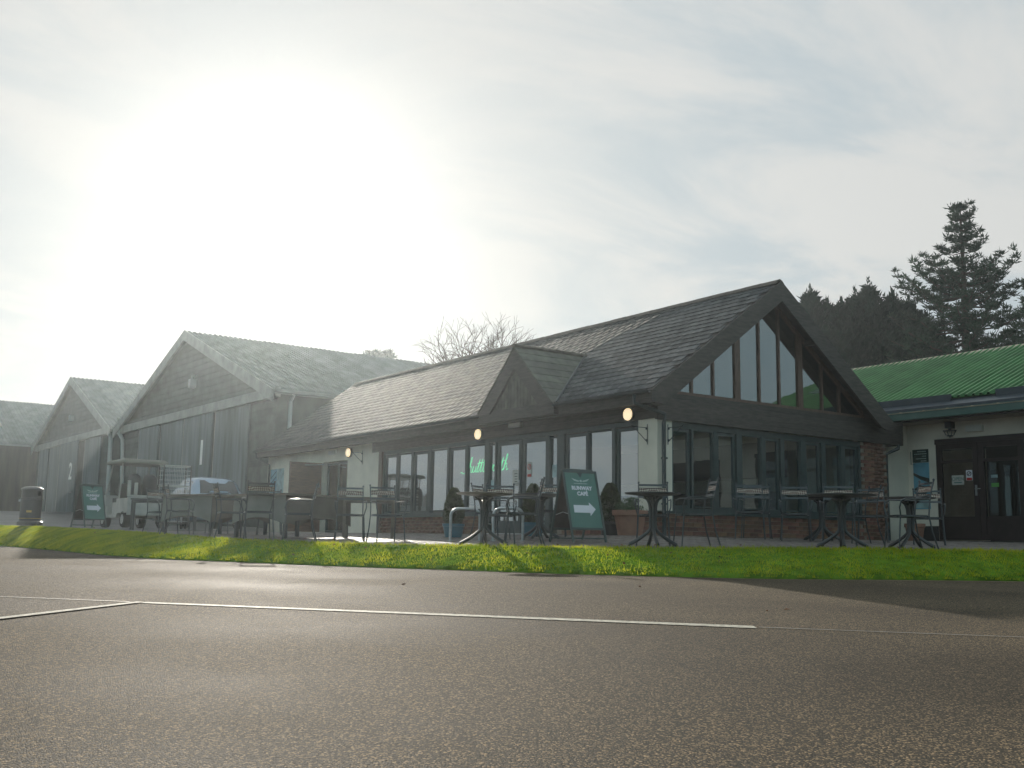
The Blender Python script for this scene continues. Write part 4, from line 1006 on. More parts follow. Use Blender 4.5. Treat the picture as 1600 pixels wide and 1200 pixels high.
def pine(x, y, z0, h, seed, label, whorls, scale=1.0, tuft=.30, nt=None):
    rg = np.random.default_rng(seed); t = thing('pine_tree', label, 'tree', (x, y, z0), 0)
    MB().tube([(0, 0, 0), (.06, .03, h*.3), (-.04, 0, h*.6), (.02, 0, h*.85), (0, 0, h)], [.34*scale, .27*scale, .17*scale, .08*scale, .02], 9).build('trunk', 'bark', t)
    br = MB(); P = []; Dd = []
    right = np.array([math.cos(-rad(58)), math.sin(-rad(58))])      # direction that shows the spread of the crown
    for (zf, rl, rr, n, lift, fill) in whorls:
        for k in range(n):
            a0 = 6.283*k/n + rg.uniform(-.4, .4); dv = np.array([math.cos(a0), math.sin(a0)])
            side = float(dv @ right); ln = (rr if side > 0 else rl)*(.55+.45*abs(side))*rg.uniform(.72, 1.2)
            lf_ = lift*rg.uniform(.6, 1.3)
            pts_ = []
            for q in np.linspace(0, 1, 6):
                pts_.append(Vector((dv[0]*ln*q, dv[1]*ln*q, zf + ln*lf_*(q*.35+.75*q*q) - .10*ln*math.sin(math.pi*q))) + Vector(rg.normal(size=3)*.05*ln*q*.6))
            br.tube(pts_, [max(.012, .055*scale*(1-.85*q)*min(1, ln/2)) for q in np.linspace(0, 1, 6)], 5)
            for q in np.linspace(.5 if ln < 1 else .34, 1.0, int(2+ln*2.3)):
                i0 = min(4, int(q*5)); f_ = q*5-i0; c0 = pts_[i0].lerp(pts_[i0+1], f_)
                for s2 in range(2 if q < .85 else 1):
                    off = rg.normal(size=3)*np.array([.22, .22, .12])*min(1, ln)*(1 if s2 else .25)
                    cc_ = np.array(c0[:]) + off; m_ = int(38*(tuft/.3)**1.5)
                    dd = rg.normal(size=(m_, 3)); dd /= np.linalg.norm(dd, axis=1)[:, None]; dd[:, 2] = np.abs(dd[:, 2])*.8+.1
                    P.append(cc_ + dd*rg.random((m_, 1))*tuft*.75); Dd.append(dd*1.2)
    br.build('branches', 'bark', t)
    link('crown', leaf_mesh('crown', np.concatenate(P), tuft*.55, rg, 'pine_needles', 2.4, np.concatenate(Dd)), t)
    return t
wh = []
H_ = 14.4
for k in range(17):
    f_ = k/16; z = H_ - .25 - f_*7.6
    if f_ < .06: rl = rr = .35
    elif f_ < .30: rl = .55+ (f_-.06)*1.7; rr = .5+(f_-.06)*1.9
    elif f_ < .36: rl = rr = .45
    elif f_ < .50: rl = 1.5+(f_-.36)*12; rr = 1.3+(f_-.36)*10
    elif f_ < .75: rl = 3.1+(f_-.5)*1.2; rr = 2.8
    else: rl = 3.0; rr = 3.3-(f_-.75)*2
    wh.append((z, rl, rr, 4 if f_ < .33 else 7, .38 if f_ < .6 else .22, 1 if f_ > .5 else 0))
pine(28.1, 10.75, .2, H_, 5, 'tall lone pine with open layered branches, behind the green roof', wh, 1.0, .27)
wh2 = [(11.3-k*.6, .5+k*.2, .6+k*.26, 5, .3, 1) for k in range(13)]
pine(32.9, 10.2, .2, 11.6, 9, 'shorter pine at the right edge, right of the tall pine', wh2, .8, .28)
wh3 = [(11.9-k*.4, .8+k*.35, .8+k*.25, 6, .15, 1) for k in range(3)]
pine(22.15, 52.3, .9, 12.2, 12, 'flat topped pine far behind the large hangar roof', wh3, .8, .42)
def bare(x, y, z0, h, seed, label, spread=.6, lv=6, r0=.2, group=None, nb=3, fork=.3, cat_r=.008):
    rg = random.Random(seed); t = thing('bare_tree', label, 'tree', (x, y, z0), 0, group); tr = MB(); tw = MB()
    def grow(p, d_, ln, r, lvl):
        pts_ = [p]; q = Vector(p); dd = Vector(d_)
        for i in range(3):
            dd = (dd + Vector((rg.gauss(0, .16), rg.gauss(0, .16), rg.gauss(.02, .10)))).normalized(); q = q + dd*(ln/3); pts_.append(Vector(q))
        r1 = r*.74
        (tr if lvl < 2 else tw).tube(pts_, [r+(r1-r)*i/3 for i in range(4)], 6 if lvl < 2 else 3, cap=False)
        if lvl >= lv: return
        n = nb if lvl else nb+1
        for i in range(n):
            ax = Vector((rg.gauss(0, 1), rg.gauss(0, 1), rg.gauss(0, 1))); ax = (ax - dd*ax.dot(dd)).normalized()
            nd = (dd + ax*spread*rg.uniform(.7, 1.4) + Vector((0, 0, .10))).normalized()
            st_ = pts_[3] if i < 2 else pts_[2]
            grow(st_, nd, ln*rg.uniform(.62, .86), r1*.84, lvl+1)
    grow(Vector((0, 0, 0)), Vector((0, 0, 1)), h*fork, r0, 0)
    tr.build('trunk', 'bark', t); tw.build('crown', 'bare_twig', t)
    return t
bare(11.96, 24.49, .3, 8.2, 3, 'bare tree with thin upright limbs above the slate ridge, left one', .62, 7, .20)
bare(13.9, 22.9, .3, 9.0, 11, 'spreading bare tree behind the slate ridge, right one with curly twigs', .70, 7, .22)
bare(44.7, 17.8, .2, 12.8, 21, 'small bare tree between the tall pine and the right edge', .55, 6, .16)
# wood far behind the camera, seen only in reflections
def far_wood():
    rg = np.random.default_rng(77); n = 16000
    a = rg.uniform(rad(92), rad(200), n); R = 95 + rg.normal(size=n)*6
    hh = 6 + 2.5*np.sin(a*9) + 1.8*np.sin(a*23+1) + 1.2*np.sin(a*51)
    P = np.stack([-12 + R*np.sin(a), -13 + R*np.cos(a), rg.random(n)*hh-.6], 1)
    o = link('far_wood', leaf_mesh('far_wood', P, 1.7, rg, 'far_wood', 1.2)); kind(o, 'stuff')
far_wood()
# =================================================================== CHAIRS
def make_chair():
    t = thing('patio_chair', 'x', 'chair')
    W2 = .215
    for sx in (-1, 1):
        x = sx*W2
        # back post continues into the splayed rear leg
        MB().tube([(x*1.12, -.30, 0), (x*1.04, -.235, .22), (x, -.20, .44), (x*.99, -.215, .62), (x*.98, -.255, .80), (x*.98, -.285, .915)], .0105, 7).build('back_post', 'black_metal', t, smooth=True)
        MB().lathe([(.003, -.014), (.014, -.008), (.017, .003), (.012, .014), (.002, .02)], 10, (x*.98, -.286, .925)).build('finial', 'black_metal', t, smooth=True)
        MB().tube([(x*1.10, .235, 0), (x*1.05, .215, .22), (x, .195, .43)], .0105, 7).build('leg', 'black_metal', t, smooth=True)
        MB().tube([(x, .19, .43), (x*1.16, .215, .55), (x*1.18, .19, .64), (x*1.18, .13, .665), (x*1.16, -.05, .665), (x*1.02, -.215, .66)], .0105, 7).build('armrest', 'black_metal', t, smooth=True)
    def slat(nm, z0, z1, m, curve=.03, th=.004):
        b = MB(); n = 8; V = []; 
        for i in range(n+1):
            u = -1+2*i/n; x = u*(W2-.005); yb = -(.205+.26*max(0, (((z0+z1)/2)-.60))) - curve*(1-u*u)
            dy = -.26*(z1-z0)
            V += [(x, yb, z0), (x, yb+dy, z1), (x, yb+th*2, z0), (x, yb+dy+th*2, z1)]
        F = []
        for i in range(n):
            o_ = 4*i; F += [(o_, o_+4, o_+5, o_+1), (o_+2, o_+3, o_+7, o_+6), (o_+1, o_+5, o_+7, o_+3), (o_, o_+2, o_+6, o_+4)]
        b.add(V, F); return b.build(nm, m, t)
    slat('top_rail', .872, .905, 'black_metal')
    mp = slat('mosaic_panel', .775, .845, 'mosaic', th=.005)
    slat('back_rail', .845, .851, 'black_metal', th=.006); slat('back_rail', .769, .775, 'black_metal', th=.006)
    slat('back_rail', .695, .728, 'black_metal')
    s = MB(); s.prism([(-.20, -.19), (.20, -.19), (.215, -.05), (.21, .12), (.15, .205), (-.15, .205), (-.21, .12), (-.215, -.05)], 'z', .437, .452); s.build('seat', 'table_metal', t)
    MB().tube([(-.20, -.19, .43), (.20, -.19, .43), (.215, -.05, .43), (.21, .12, .43), (.15, .205, .43), (-.15, .205, .43), (-.21, .12, .43), (-.215, -.05, .43)], .011, 6, closed=True).build('seat_ring', 'black_metal', t)
    return t
chair0 = None
def place_chair(x, y, heading, label, group):
    global chair0
    if chair0 is None: chair0 = make_chair(); c = chair0
    else: c = copy_tree(chair0)
    c.location = (x, y, pz(x, y)+.012); c.rotation_euler = (0, 0, az(heading)); c['label'] = label; c['group'] = group; c['category'] = 'chair'
    return c
GR = 'metal cafe chairs set out on the patio'
for a_ in [
 (-2.21, -2.24, 223, 'metal chair behind the round table nearest the white corner pillar'),
 (-2.30, -3.15, 300, 'metal chair facing left, just right of the table by the corner pillar'),
 (-3.56, -.29, 216, 'metal chair with mosaic back behind the brown topped round table'),
 (-4.11, -1.63, 303, 'metal chair seen edge on, between the brown topped table and the large sign'),
 (-1.85, .62, 220, 'metal chair tucked behind the small table left of the large sign'),
 (-2.85, .95, 150, 'metal chair by the windows behind the steel bicycle hoops'),
 (.15, -3.67, 234, 'metal chair with pale mosaic back behind the round table in front of the brick pier'),
 (-.02, -4.92, 302, 'metal chair facing left, rightmost on the patio edge, before the entrance poster'),
 (2.79, -3.42, 236, 'metal chair beneath the entrance poster, farthest right'),
 (.47, -1.68, 228, 'metal chair under the gable windows, leftmost of the row against the glass'),
 (1.06, -1.30, 232, 'metal chair under the gable windows, second from the left in the row'),
 (1.10, -2.10, 228, 'metal chair with orange mosaic back in the middle of the row under the gable windows'),
 (1.75, -2.85, 300, 'metal chair turned sideways in front of the brick pier'),
 (2.45, -2.60, 232, 'metal chair between the brick pier and the cream entrance wall'),
 (-5.98, 8.41, 160, 'metal chair right beside the small arrow sign and buggy, leftmost of all chairs'),
 (-6.30, 6.30, 118, 'metal chair with sunlit seat at the left end of the first covered table'),
 (-6.10, 4.20, 100, 'metal chair side on, between the two covered tables'),
 (-6.05, 3.10, 15, 'metal chair with its back to the road, left of the second covered table'),
 (-4.30, 6.81, 200, 'metal chair behind the gap between the two covered tables'),
 (-5.60, 2.50, 292, 'metal armchair at the near corner of the second covered table'),
 (-4.78, 2.28, 205, 'left one of the two metal chairs at the right end of the second covered table'),
 (-4.45, 1.62, 190, 'right one of the two metal chairs at the right end of the second covered table'),
 (-4.60, 9.0, 200, 'metal chair behind the first covered table, in front of the parked car')]:
    place_chair(*a_, GR)

# =================================================================== TABLES
def round_table(x, y, r, label, topm, rot=20, h=.735):
    z0 = pz(x, y)+.012
    t = thing('round_table', label, 'table', (x, y, z0), rad(rot), 'round pedestal tables on the patio')
    MB().lathe([(.10, h-.050), (r*.80, h-.030), (r*.97, h-.022), (r, h-.012), (r, h-.002), (r-.012, h), (.0, h)], 40).build('tabletop', topm, t, smooth=True)
    MB().lathe([(.05, h-.10), (.13, h-.045)], 12).build('bracket_plate', 'table_metal', t)
    for k in range(4):
        a = math.pi/2*k; c, s = math.cos(a), math.sin(a)
        p = [(.13, h-.055), (.075, h-.09), (.042, h-.17), (.034, .45), (.034, .28), (.055, .215), (.12, .155), (.22, .085), (.33, .022)]
        q = resample([(u, v, 0) for u, v in p], 3)
        MB().tube([(c*v.x, s*v.x, v.y) for v in q], [.024]*(len(q)-6)+[.024, .025, .026, .027, .027, .026], 8).build('leg', 'table_metal', t, smooth=True)
        MB().lathe([(.022, -.012), (.022, .012)], 8, (c*.33, s*.33, .012)).build('foot', 'black_plastic', t)
    return t
round_table(-2.70, -2.76, .39, 'round table with pale top in front of the white corner pillar', 'table_metal', 58)
round_table(-4.40, -1.12, .40, 'round table with brown top and splayed feet at the edge of the grass', 'table_wood', 50)
round_table(-2.24, .42, .45, 'round table half hidden between the brown topped table and the large sign', 'table_metal', 30)
round_table(-.55, -4.25, .47, 'round table with dark top in front of the brick pier', 'table_metal', 40)
round_table(.93, -4.33, .36, 'round table at the right, before the entrance poster, behind a chair', 'table_metal', 10)
round_table(1.84, -2.05, .42, 'round table under the gable windows, hard against the row of chairs', 'table_metal', 10)
def rect_table(x, y, lx, ly, rot, h, label, m='table_metal'):
    t = thing('rectangular_table', label, 'table', (x, y, pz(x, y)+.012), rad(rot))
    MB().box(-lx/2, lx/2, -ly/2, ly/2, h-.035, h).build('tabletop', m, t)
    MB().box(-lx/2+.05, lx/2-.05, -ly/2+.05, ly/2-.05, h-.09, h-.036).build('apron', m, t)
    for sx in (-1, 1):
        for sy in (-1, 1): MB().box(sx*(lx/2-.045)-.025, sx*(lx/2-.045)+.025, sy*(ly/2-.045)-.025, sy*(ly/2-.045)+.025, 0, h-.037).build('leg', m, t)
rect_table(-4.95, 11.6, 1.5, .75, -20, .73, 'plain four legged table in front of the white buggy')
rect_table(-3.69, 3.68, .95, .7, -30, .73, 'small rectangular table by the cream wall behind two chairs', 'table_wood')
def covered_table(x, y, s, rot, label, h=.78):
    t = thing('covered_table', label, 'table', (x, y, pz(x, y)+.012), rad(rot), 'square tables under fabric covers')
    q = s/2
    MB().prism([(-q-.09, -q-.09), (q+.09, -q-.09), (q+.09, q+.09), (-q-.09, q+.09)], 'z', h-.03, h).build('tabletop', 'table_wood', t)
    n = 16
    for k in range(4):
        a = math.pi/2*k; c_, s_ = math.cos(a), math.sin(a); V = []; F = []
        for j in range(9):
            for i in range(n+1):
                u = -1+2*i/n; zb = .23 + .13*(1-abs(u)**2.2); z = h-.031 + (zb-(h-.031))*j/8
                wv = .012*math.sin(u*9+k)*j/8 + .02*(j/8)
                X, Y = u*q, -q-wv
                V.append((X*c_-Y*s_, X*s_+Y*c_, z))
        for j in range(8):
            for i in range(n): F.append((j*(n+1)+i, j*(n+1)+i+1, (j+1)*(n+1)+i+1, (j+1)*(n+1)+i))
        MB().add(V, F).build('cover_panel', 'cover_fabric_lit' if k == 3 else 'cover_fabric', t, smooth=True)
    for sx in (-1, 1):
        for sy in (-1, 1):
            MB().box(sx*(q-.05)-.03, sx*(q-.05)+.03, sy*(q-.05)-.03, sy*(q-.05)+.03, 0, h-.035).build('leg', 'black_metal', t)
covered_table(-4.75, 4.69, 1.5, 15, 'square table with hanging cover, nearest the brown open door')
covered_table(-5.14, 7.57, 1.5, 20, 'square table with hanging cover in front of the parked car')

# =================================================================== SIGNS ON THE GROUND
def a_board(x, y, heading, label):
    t = thing('sandwich_board', label, 'sign', (x, y, pz(x, y)+.012), az(heading), 'green arrow signs for the cafe')
    H = 1.11; sp = .34; Lp = math.hypot(sp-.02, H)
    for sg, nm in ((1, 'front_panel'), (-1, 'rear_panel')):
        ty = Vector((0, -sg*(sp-.02)/Lp, H/Lp)); tx = Vector((-sg, 0, 0)); tz = tx.cross(ty)
        Mx = Matrix(((tx.x, ty.x, tz.x, 0), (tx.y, ty.y, tz.y, sg*sp), (tx.z, ty.z, tz.z, 0), (0, 0, 0, 1)))
        f = MB()
        for u in (-.30, .30): f.box(u-.015, u+.015, 0, Lp, -.015, .012, Mx)
        f.box(-.284, .284, Lp-.035, Lp, -.015, .012, Mx); f.box(-.284, .284, .20, .23, -.015, .012, Mx)
        fr = f.build('frame', 'board_frame', t)
        pn = MB().box(-.284, .284, .232, Lp-.037, -.008, .0, Mx).build(nm, 'board_green' if sg > 0 else 'timber_dark', t)
        if sg > 0:
            def txt(s_, sz, v, bold=.004):
                o = link('lettering', text_mesh(s_, sz, 'print_white', extr=.001, bold=bold), pn); o.matrix_local = Mx @ Matrix.Translation((0, v, .002))
            txt('RUNWAY', .085, .865); txt('CAF\u00c9', .085, .775)
            ar = MB(); A = [(-.20, .47), (.09, .47), (.09, .42), (.20, .53), (.09, .64), (.09, .59), (-.20, .59)]
            ar.v = [Mx @ Vector((a, b_, .0015)) for a, b_ in A] + [Mx @ Vector((a, b_, .004)) for a, b_ in A]; n = len(A)
            ar.f = [tuple(range(n, 2*n))] + [(i, (i+1) % n, n+(i+1) % n, n+i) for i in range(n)]
            ar.build('arrow', 'print_white', pn)
            wg = MB()
            for s2 in (-1, 1):
                A = [(s2*.02, .985), (s2*.09, 1.005), (s2*.17, 1.03), (s2*.12, .985), (s2*.05, .97)]
                wg.add([Mx @ Vector((a, b_, .003)) for a, b_ in A], [(0, 1, 2, 3, 4)])
            wg.add([Mx @ Vector((.022*math.cos(i*1.0472), .985+.022*math.sin(i*1.0472), .0035)) for i in range(6)], [tuple(range(6))])
            wg.build('wing_emblem', 'print_pale', pn)
            ft = MB(); u = -.13
            while u < .12: w_ = rnd.uniform(.015, .04); ft.box(u, u+w_, .935, .948, .001, .003, Mx); u += w_+.008
            ft.build('small_print', 'print_pale', pn)
            cl = MB(); cl.add([Mx @ Vector(p) for p in ((-.05, Lp-.038, .005), (.05, Lp-.038, .005), (0, Lp-.12, .005))], [(0, 1, 2)]); cl.build('catch', 'board_frame', pn)
    MB().tube([(-.26, 0, H+.01), (.26, 0, H+.01)], .016, 8).build('hinge_bar', 'board_frame', t)
    for sx in (-.28, .28): MB().tube([(sx, .20, .42), (sx, .0, .46), (sx, -.20, .42)], .006, 5).build('stay', 'galvanised', t)
    for sg in (-1, 1): MB().box(-.284, .284, sg*(sp-.02)-.008, sg*(sp-.02)+.008, .05, .07).build('foot_bar', 'board_frame', t)
a_board(-2.33, -.67, 186, 'large green sandwich board with white arrow, before the cafe windows')
a_board(-5.67, 15.62, 163, 'small looking green sandwich board far left beside the white buggy')

# =================================================================== LITTER BIN
def bin_():
    x, y = -6.25, 20.1
    t = thing('litter_bin', 'black domed litter bin standing alone at the left edge of the grass', 'bin', (x, y, pz(x, y)), az(200))
    MB().lathe([(.36, 0), (.36, .10), (.33, .13), (.30, .135)], 28).build('base', 'bin_black', t, smooth=True)
    MB().lathe([(.295, .13), (.30, .76), (.315, .765), (.315, .80), (.30, .805)], 28).build('body', 'bin_black', t, smooth=True)
    # hood with a letterbox opening
    m = MB(); n = 28
    for i in range(n):
        a0, a1 = 2*math.pi*i/n, 2*math.pi*(i+1)/n; am = (a0+a1)/2
        op = abs(((am-math.pi/2-.5+math.pi) % (2*math.pi))-math.pi) < .55 or abs(((am+math.pi/2-.5+math.pi) % (2*math.pi))-math.pi) < .55
        for z0, z1, o_ in ((.805, .86, False), (.86, 1.0, op), (1.0, 1.04, False)):
            r = .29 if not o_ else .20
            m.add([(r*math.cos(a0), r*math.sin(a0), z0), (r*math.cos(a1), r*math.sin(a1), z0), (r*math.cos(a1), r*math.sin(a1), z1), (r*math.cos(a0), r*math.sin(a0), z1)], [(0, 1, 2, 3)])
    m.build('hood', 'bin_black', t)
    MB().lathe([(.315, 1.03), (.32, 1.05), (.30, 1.09), (.22, 1.13), (.10, 1.15), (.01, 1.155)], 28).build('dome_lid', 'bin_black', t, smooth=True)
    MB().lathe([(.302, .20), (.304, .215)], 28).build('gold_band', 'gold', t)
    MB().box(-.07, .07, .296, .304, .38, .44).build('crest', 'gold', t); MB().box(.29, .35, -.03, .03, .70, .76).build('lock', 'galvanised', t)
bin_()

# =================================================================== PLANTERS AND BUSHES
def bush(x, y, h, r, pot_m, label, ph=.24, seed=1):
    rg = np.random.default_rng(seed); t = thing('potted_bush', label, 'potted plant', (x, y, pz(x, y)+.012), 0, 'clipped cone bushes in pots')
    MB().lathe([(.15, 0), (.185, ph-.05), (.20, ph-.045), (.20, ph), (.185, ph), (.17, ph-.04), (.01, ph-.04)], 24).build('pot', pot_m, t, smooth=True)
    MB().tube([(0, 0, ph-.06), (.01, 0, ph+h*.5)], .02, 6).build('stem', 'bark', t)
    n = 9000; u = rg.random(n); zf = u**.9; env = r*np.minimum(1, np.sqrt(np.clip(1-zf, 0, 1))*1.25)*np.minimum(1, .72+zf*2.2); a = rg.random(n)*6.283
    rr = env*(1-.25*rg.random(n)**2)*(1+.07*np.sin(a*5+zf*12))
    P = np.stack([rr*np.cos(a), rr*np.sin(a), ph+.0+zf*h], 1); Dd = np.stack([np.cos(a), np.sin(a), .7+0*a], 1)
    link('foliage', leaf_mesh('foliage', P, .030, rg, 'topiary', 1.3, Dd), t)
bush(-2.67, 2.41, .62, .165, 'blue_pot', 'clipped cone bush in a blue pot by the windows, behind the steel hoop', seed=2)
bush(-1.70, 1.35, .66, .175, 'blue_pot', 'clipped cone bush in a blue pot beside the cafe doors', seed=3)
bush(-.55, .62, .66, .20, 'black_plastic', 'dark clipped bush half hidden behind the large green sign', seed=4)
def planter():
    x, y = -.75, -.12; rg = np.random.default_rng(8)
    t = thing('terracotta_planter', 'wide terracotta pot of low herbs against the brick corner', 'potted plant', (x, y, pz(x, y)+.012))
    MB().lathe([(.205, 0), (.265, .33), (.30, .335), (.305, .42), (.285, .42), (.27, .38), (.01, .375)], 32).build('pot', 'terracotta', t, smooth=True)
    MB().lathe([(.27, .375), (.15, .39), (.01, .40)], 20).build('soil', 'soil', t)
    P = []; 
    for cx, cy_, n, h in ((-.12, .02, 500, .14), (-.18, -.08, 300, .10), (.10, .08, 900, .24), (.03, -.12, 300, .09)):
        q = rg.normal(size=(n, 3))*[.06, .06, .0]; zz_ = rg.random(n)*h; q[:, 0] += cx; q[:, 1] += cy_; q[:, 2] = .39+zz_; P.append(q)
    P = np.concatenate(P); link('herbs', leaf_mesh('herbs', P, .028, rg, 'herb', 2.2, np.tile([0, 0, 1.2], (len(P), 1))), t)
planter()
def small_pot():
    x, y = 2.1, -3.6
    t = thing('terracotta_pot', 'small orange terracotta pot behind the rightmost chairs', 'potted plant', (6.9, -.45, .0))
    MB().lathe([(.14, 0), (.19, .30), (.21, .31), (.21, .38), (.19, .38), (.01, .34)], 20).build('pot', 'terracotta', t, smooth=True)
small_pot()
def hoop(x, y, head, label):
    t = thing('bicycle_hoop', label, 'bicycle rack', (x, y, pz(x, y)), az(head), 'steel bicycle hoops by the window')
    p = [(-.24, 0, 0), (-.24, 0, .42)] + [(-.12-.12*math.cos(a), 0, .42+.12*math.sin(a)) for a in [math.pi/12*i for i in range(1, 6)]] + [(-.12, 0, .54), (.12, 0, .54)] + [(.12+.12*math.sin(a), 0, .42+.12*math.cos(a)) for a in [math.pi/12*i for i in range(1, 6)]] + [(.24, 0, .42), (.24, 0, 0)]
    MB().tube(p, .024, 10).build('tube', 'galvanised', t, smooth=True)
    for sx in (-.24, .24): MB().lathe([(.05, 0), (.05, .018)], 14, (sx, 0, .008)).build('base_flange', 'galvanised', t)
hoop(-3.25, 1.14, 33, 'galvanised steel hoop left of the brown topped table')
hoop(-2.80, .55, 33, 'galvanised steel hoop mostly hidden behind the brown topped table')

# =================================================================== BUGGY
def wheel(parent, x, y, r, w_, z=None, hub='galvanised'):
    n = 22; z = r if z is None else z
    def ring(prof, m, nm, par):
        V = []; F = []
        for rr, xx in prof:
            V += [(x+xx, y+rr*math.cos(2*math.pi*i/n), z+rr*math.sin(2*math.pi*i/n)) for i in range(n)]
        for k in range(len(prof)-1): F += [(k*n+i, k*n+(i+1) % n, (k+1)*n+(i+1) % n, (k+1)*n+i) for i in range(n)]
        F += [tuple(range(n)), tuple(range((len(prof)-1)*n, len(prof)*n))]
        return MB().add(V, F).build(nm, m, par, smooth=True)
    ty = ring([(r*.6, -w_/2), (r*.93, -w_/2), (r, -w_*.32), (r, w_*.32), (r*.93, w_/2), (r*.6, w_/2)], 'rubber', 'wheel', parent)
    ring([(r*.58, -w_/2-.004), (r*.3, -w_/2+.02), (r*.3, w_/2-.02), (r*.58, w_/2+.004)], hub, 'hub', ty)
def buggy():
    x, y = -4.15, 16.9
    t = thing('utility_buggy', 'white open utility buggy with roof canopy and two round red rear lights', 'buggy', (x, y, pz(x, y)+.01), az(358))
    MB().box(-.60, .60, -1.25, -.25, .40, .80).build('cargo_box', 'white_paint', t)
    rp = MB().box(-.62, .62, -1.30, -1.25, .34, .82).build('tailgate', 'off_white', t)
    for sx in (-.46, .46):
        m = MB(); n = 18; m.add([(sx+.062*math.cos(2*math.pi*i/n), -1.301, .58+.062*math.sin(2*math.pi*i/n)) for i in range(n)] + [(sx+.05*math.cos(2*math.pi*i/n), -1.33, .58+.05*math.sin(2*math.pi*i/n)) for i in range(n)], [(i, (i+1) % n, n+(i+1) % n, n+i) for i in range(n)] + [tuple(range(n, 2*n))]).build('tail_light', 'red_plastic', t)
    MB().box(-.62, .62, -1.31, -1.25, .83, .88).build('top_rail', 'off_white', t)
    MB().box(-.58, .58, -.25, 1.15, .28, .36).build('floor_pan', 'white_paint', t)
    MB().box(-.55, .55, -.22, .25, .36, .70).build('seat_base', 'white_paint', t)
    MB().box(-.54, .54, -.20, .30, .70, .82).build('seat', 'seat_vinyl', t); MB().box(-.54, .54, -.28, -.18, .82, 1.22).build('seat_back', 'seat_vinyl', t)
    MB().prism([(.62, .36), (1.30, .36), (1.36, .50), (1.28, .74), (1.0, .92), (.86, .92), (.80, .60), (.62, .60)], 'x', -.58, .58).build('front_cowl', 'white_paint', t)
    for sx in (-.55, .55):
        MB().tube([(sx, -.30, .80), (sx*.97, -.34, 1.30), (sx*.95, -.36, 1.78)], .022, 8).build('roof_post', 'white_paint', t)
        MB().tube([(sx, .92, .90), (sx*.97, .70, 1.35), (sx*.95, .55, 1.78)], .022, 8).build('roof_post', 'white_paint', t)
    MB().tube([(-.5, .85, 1.02), (.5, .85, 1.02)], .012, 6).build('screen_bar', 'black_metal', t)
    m = MB(); P = [(-.62, -.72), (.62, -.72), (.66, -.60), (.66, .70), (.58, .82), (-.58, .82), (-.66, .70), (-.66, -.60)]
    m.add([(a, b_, 1.78) for a, b_ in P] + [(a*1.0, b_*1.0, 1.84) for a, b_ in P] + [(a*.86, b_*.88, 1.90) for a, b_ in P], [(i, (i+1) % 8, 8+(i+1) % 8, 8+i) for i in range(8)] + [(8+i, 8+(i+1) % 8, 16+(i+1) % 8, 16+i) for i in range(8)] + [tuple(range(7, -1, -1)), tuple(range(16, 24))])
    m.build('canopy', 'canopy_grey', t)
    MB().tube([(-.25, .78, .80), (-.25, .55, 1.02)], .014, 6).build('steering_column', 'black_plastic', t)
    MB().tube([(-.25+.17*math.cos(i*math.pi/8), .55+.06*math.sin(i*math.pi/8), 1.02+.14*math.sin(i*math.pi/8)) for i in range(16)], .013, 6, closed=True).build('steering_wheel', 'black_plastic', t)
    for sx in (-.50, .50):
        wheel(t, sx, -.85, .23, .20); wheel(t, sx, .95, .23, .18)
    # bags and box standing on the rear
    for sx, w_ in ((-.30, .18), (.12, .20)):
        MB().lathe([(w_*.8, 0), (w_, .12), (w_, .52), (w_*.85, .62), (w_*.4, .68)], 14, (sx, -.75, .80)).build('bag', 'black_plastic', t, smooth=True)
    MB().box(-.56, -.50, -1.12, -1.0, .86, 1.28).build('side_board', 'white_paint', t); MB().box(-.40, -.34, -1.20, -1.08, .86, 1.22).build('side_board', 'white_paint', t)
buggy()
def cage():
    x, y = -3.55, 15.4
    t = thing('wire_cage', 'tall brown wire mesh cage trolley right behind the white buggy', 'trolley', (x, y, pz(x, y)+.01), az(5))
    for sx in (-.36, .36):
        for sy in (-.3, .3): MB().tube([(sx, sy, .12), (sx, sy, 1.72)], .018, 6).build('post', 'timber_dark', t)
    w_ = MB()
    for k in range(13): 
        z = .2+k*.125
        for sy in (-.3, .3): w_.tube([(-.36, sy, z), (.36, sy, z)], .005, 4)
        for sx in (-.36, .36): w_.tube([(sx, -.3, z), (sx, .3, z)], .005, 4)
    for k in range(1, 8):
        for sy in (-.3, .3): w_.tube([(-.36+k*.09, sy, .15), (-.36+k*.09, sy, 1.70)], .004, 4)
    w_.build('wire_mesh', 'galvanised', t)
    MB().box(-.38, .38, -.32, .32, .12, .16).build('deck', 'timber_dark', t)
    for z in (1.70, 1.15): MB().tube([(-.36, -.3, z), (.36, -.3, z), (.36, .3, z), (-.36, .3, z)], .015, 6, closed=True).build('rail', 'off_white', t)
    for sx in (-.3, .3):
        for sy in (-.25, .25): MB().tube([(sx-.02, sy, .06), (sx+.02, sy, .06)], .06, 12).build('castor', 'rubber', t)
cage()

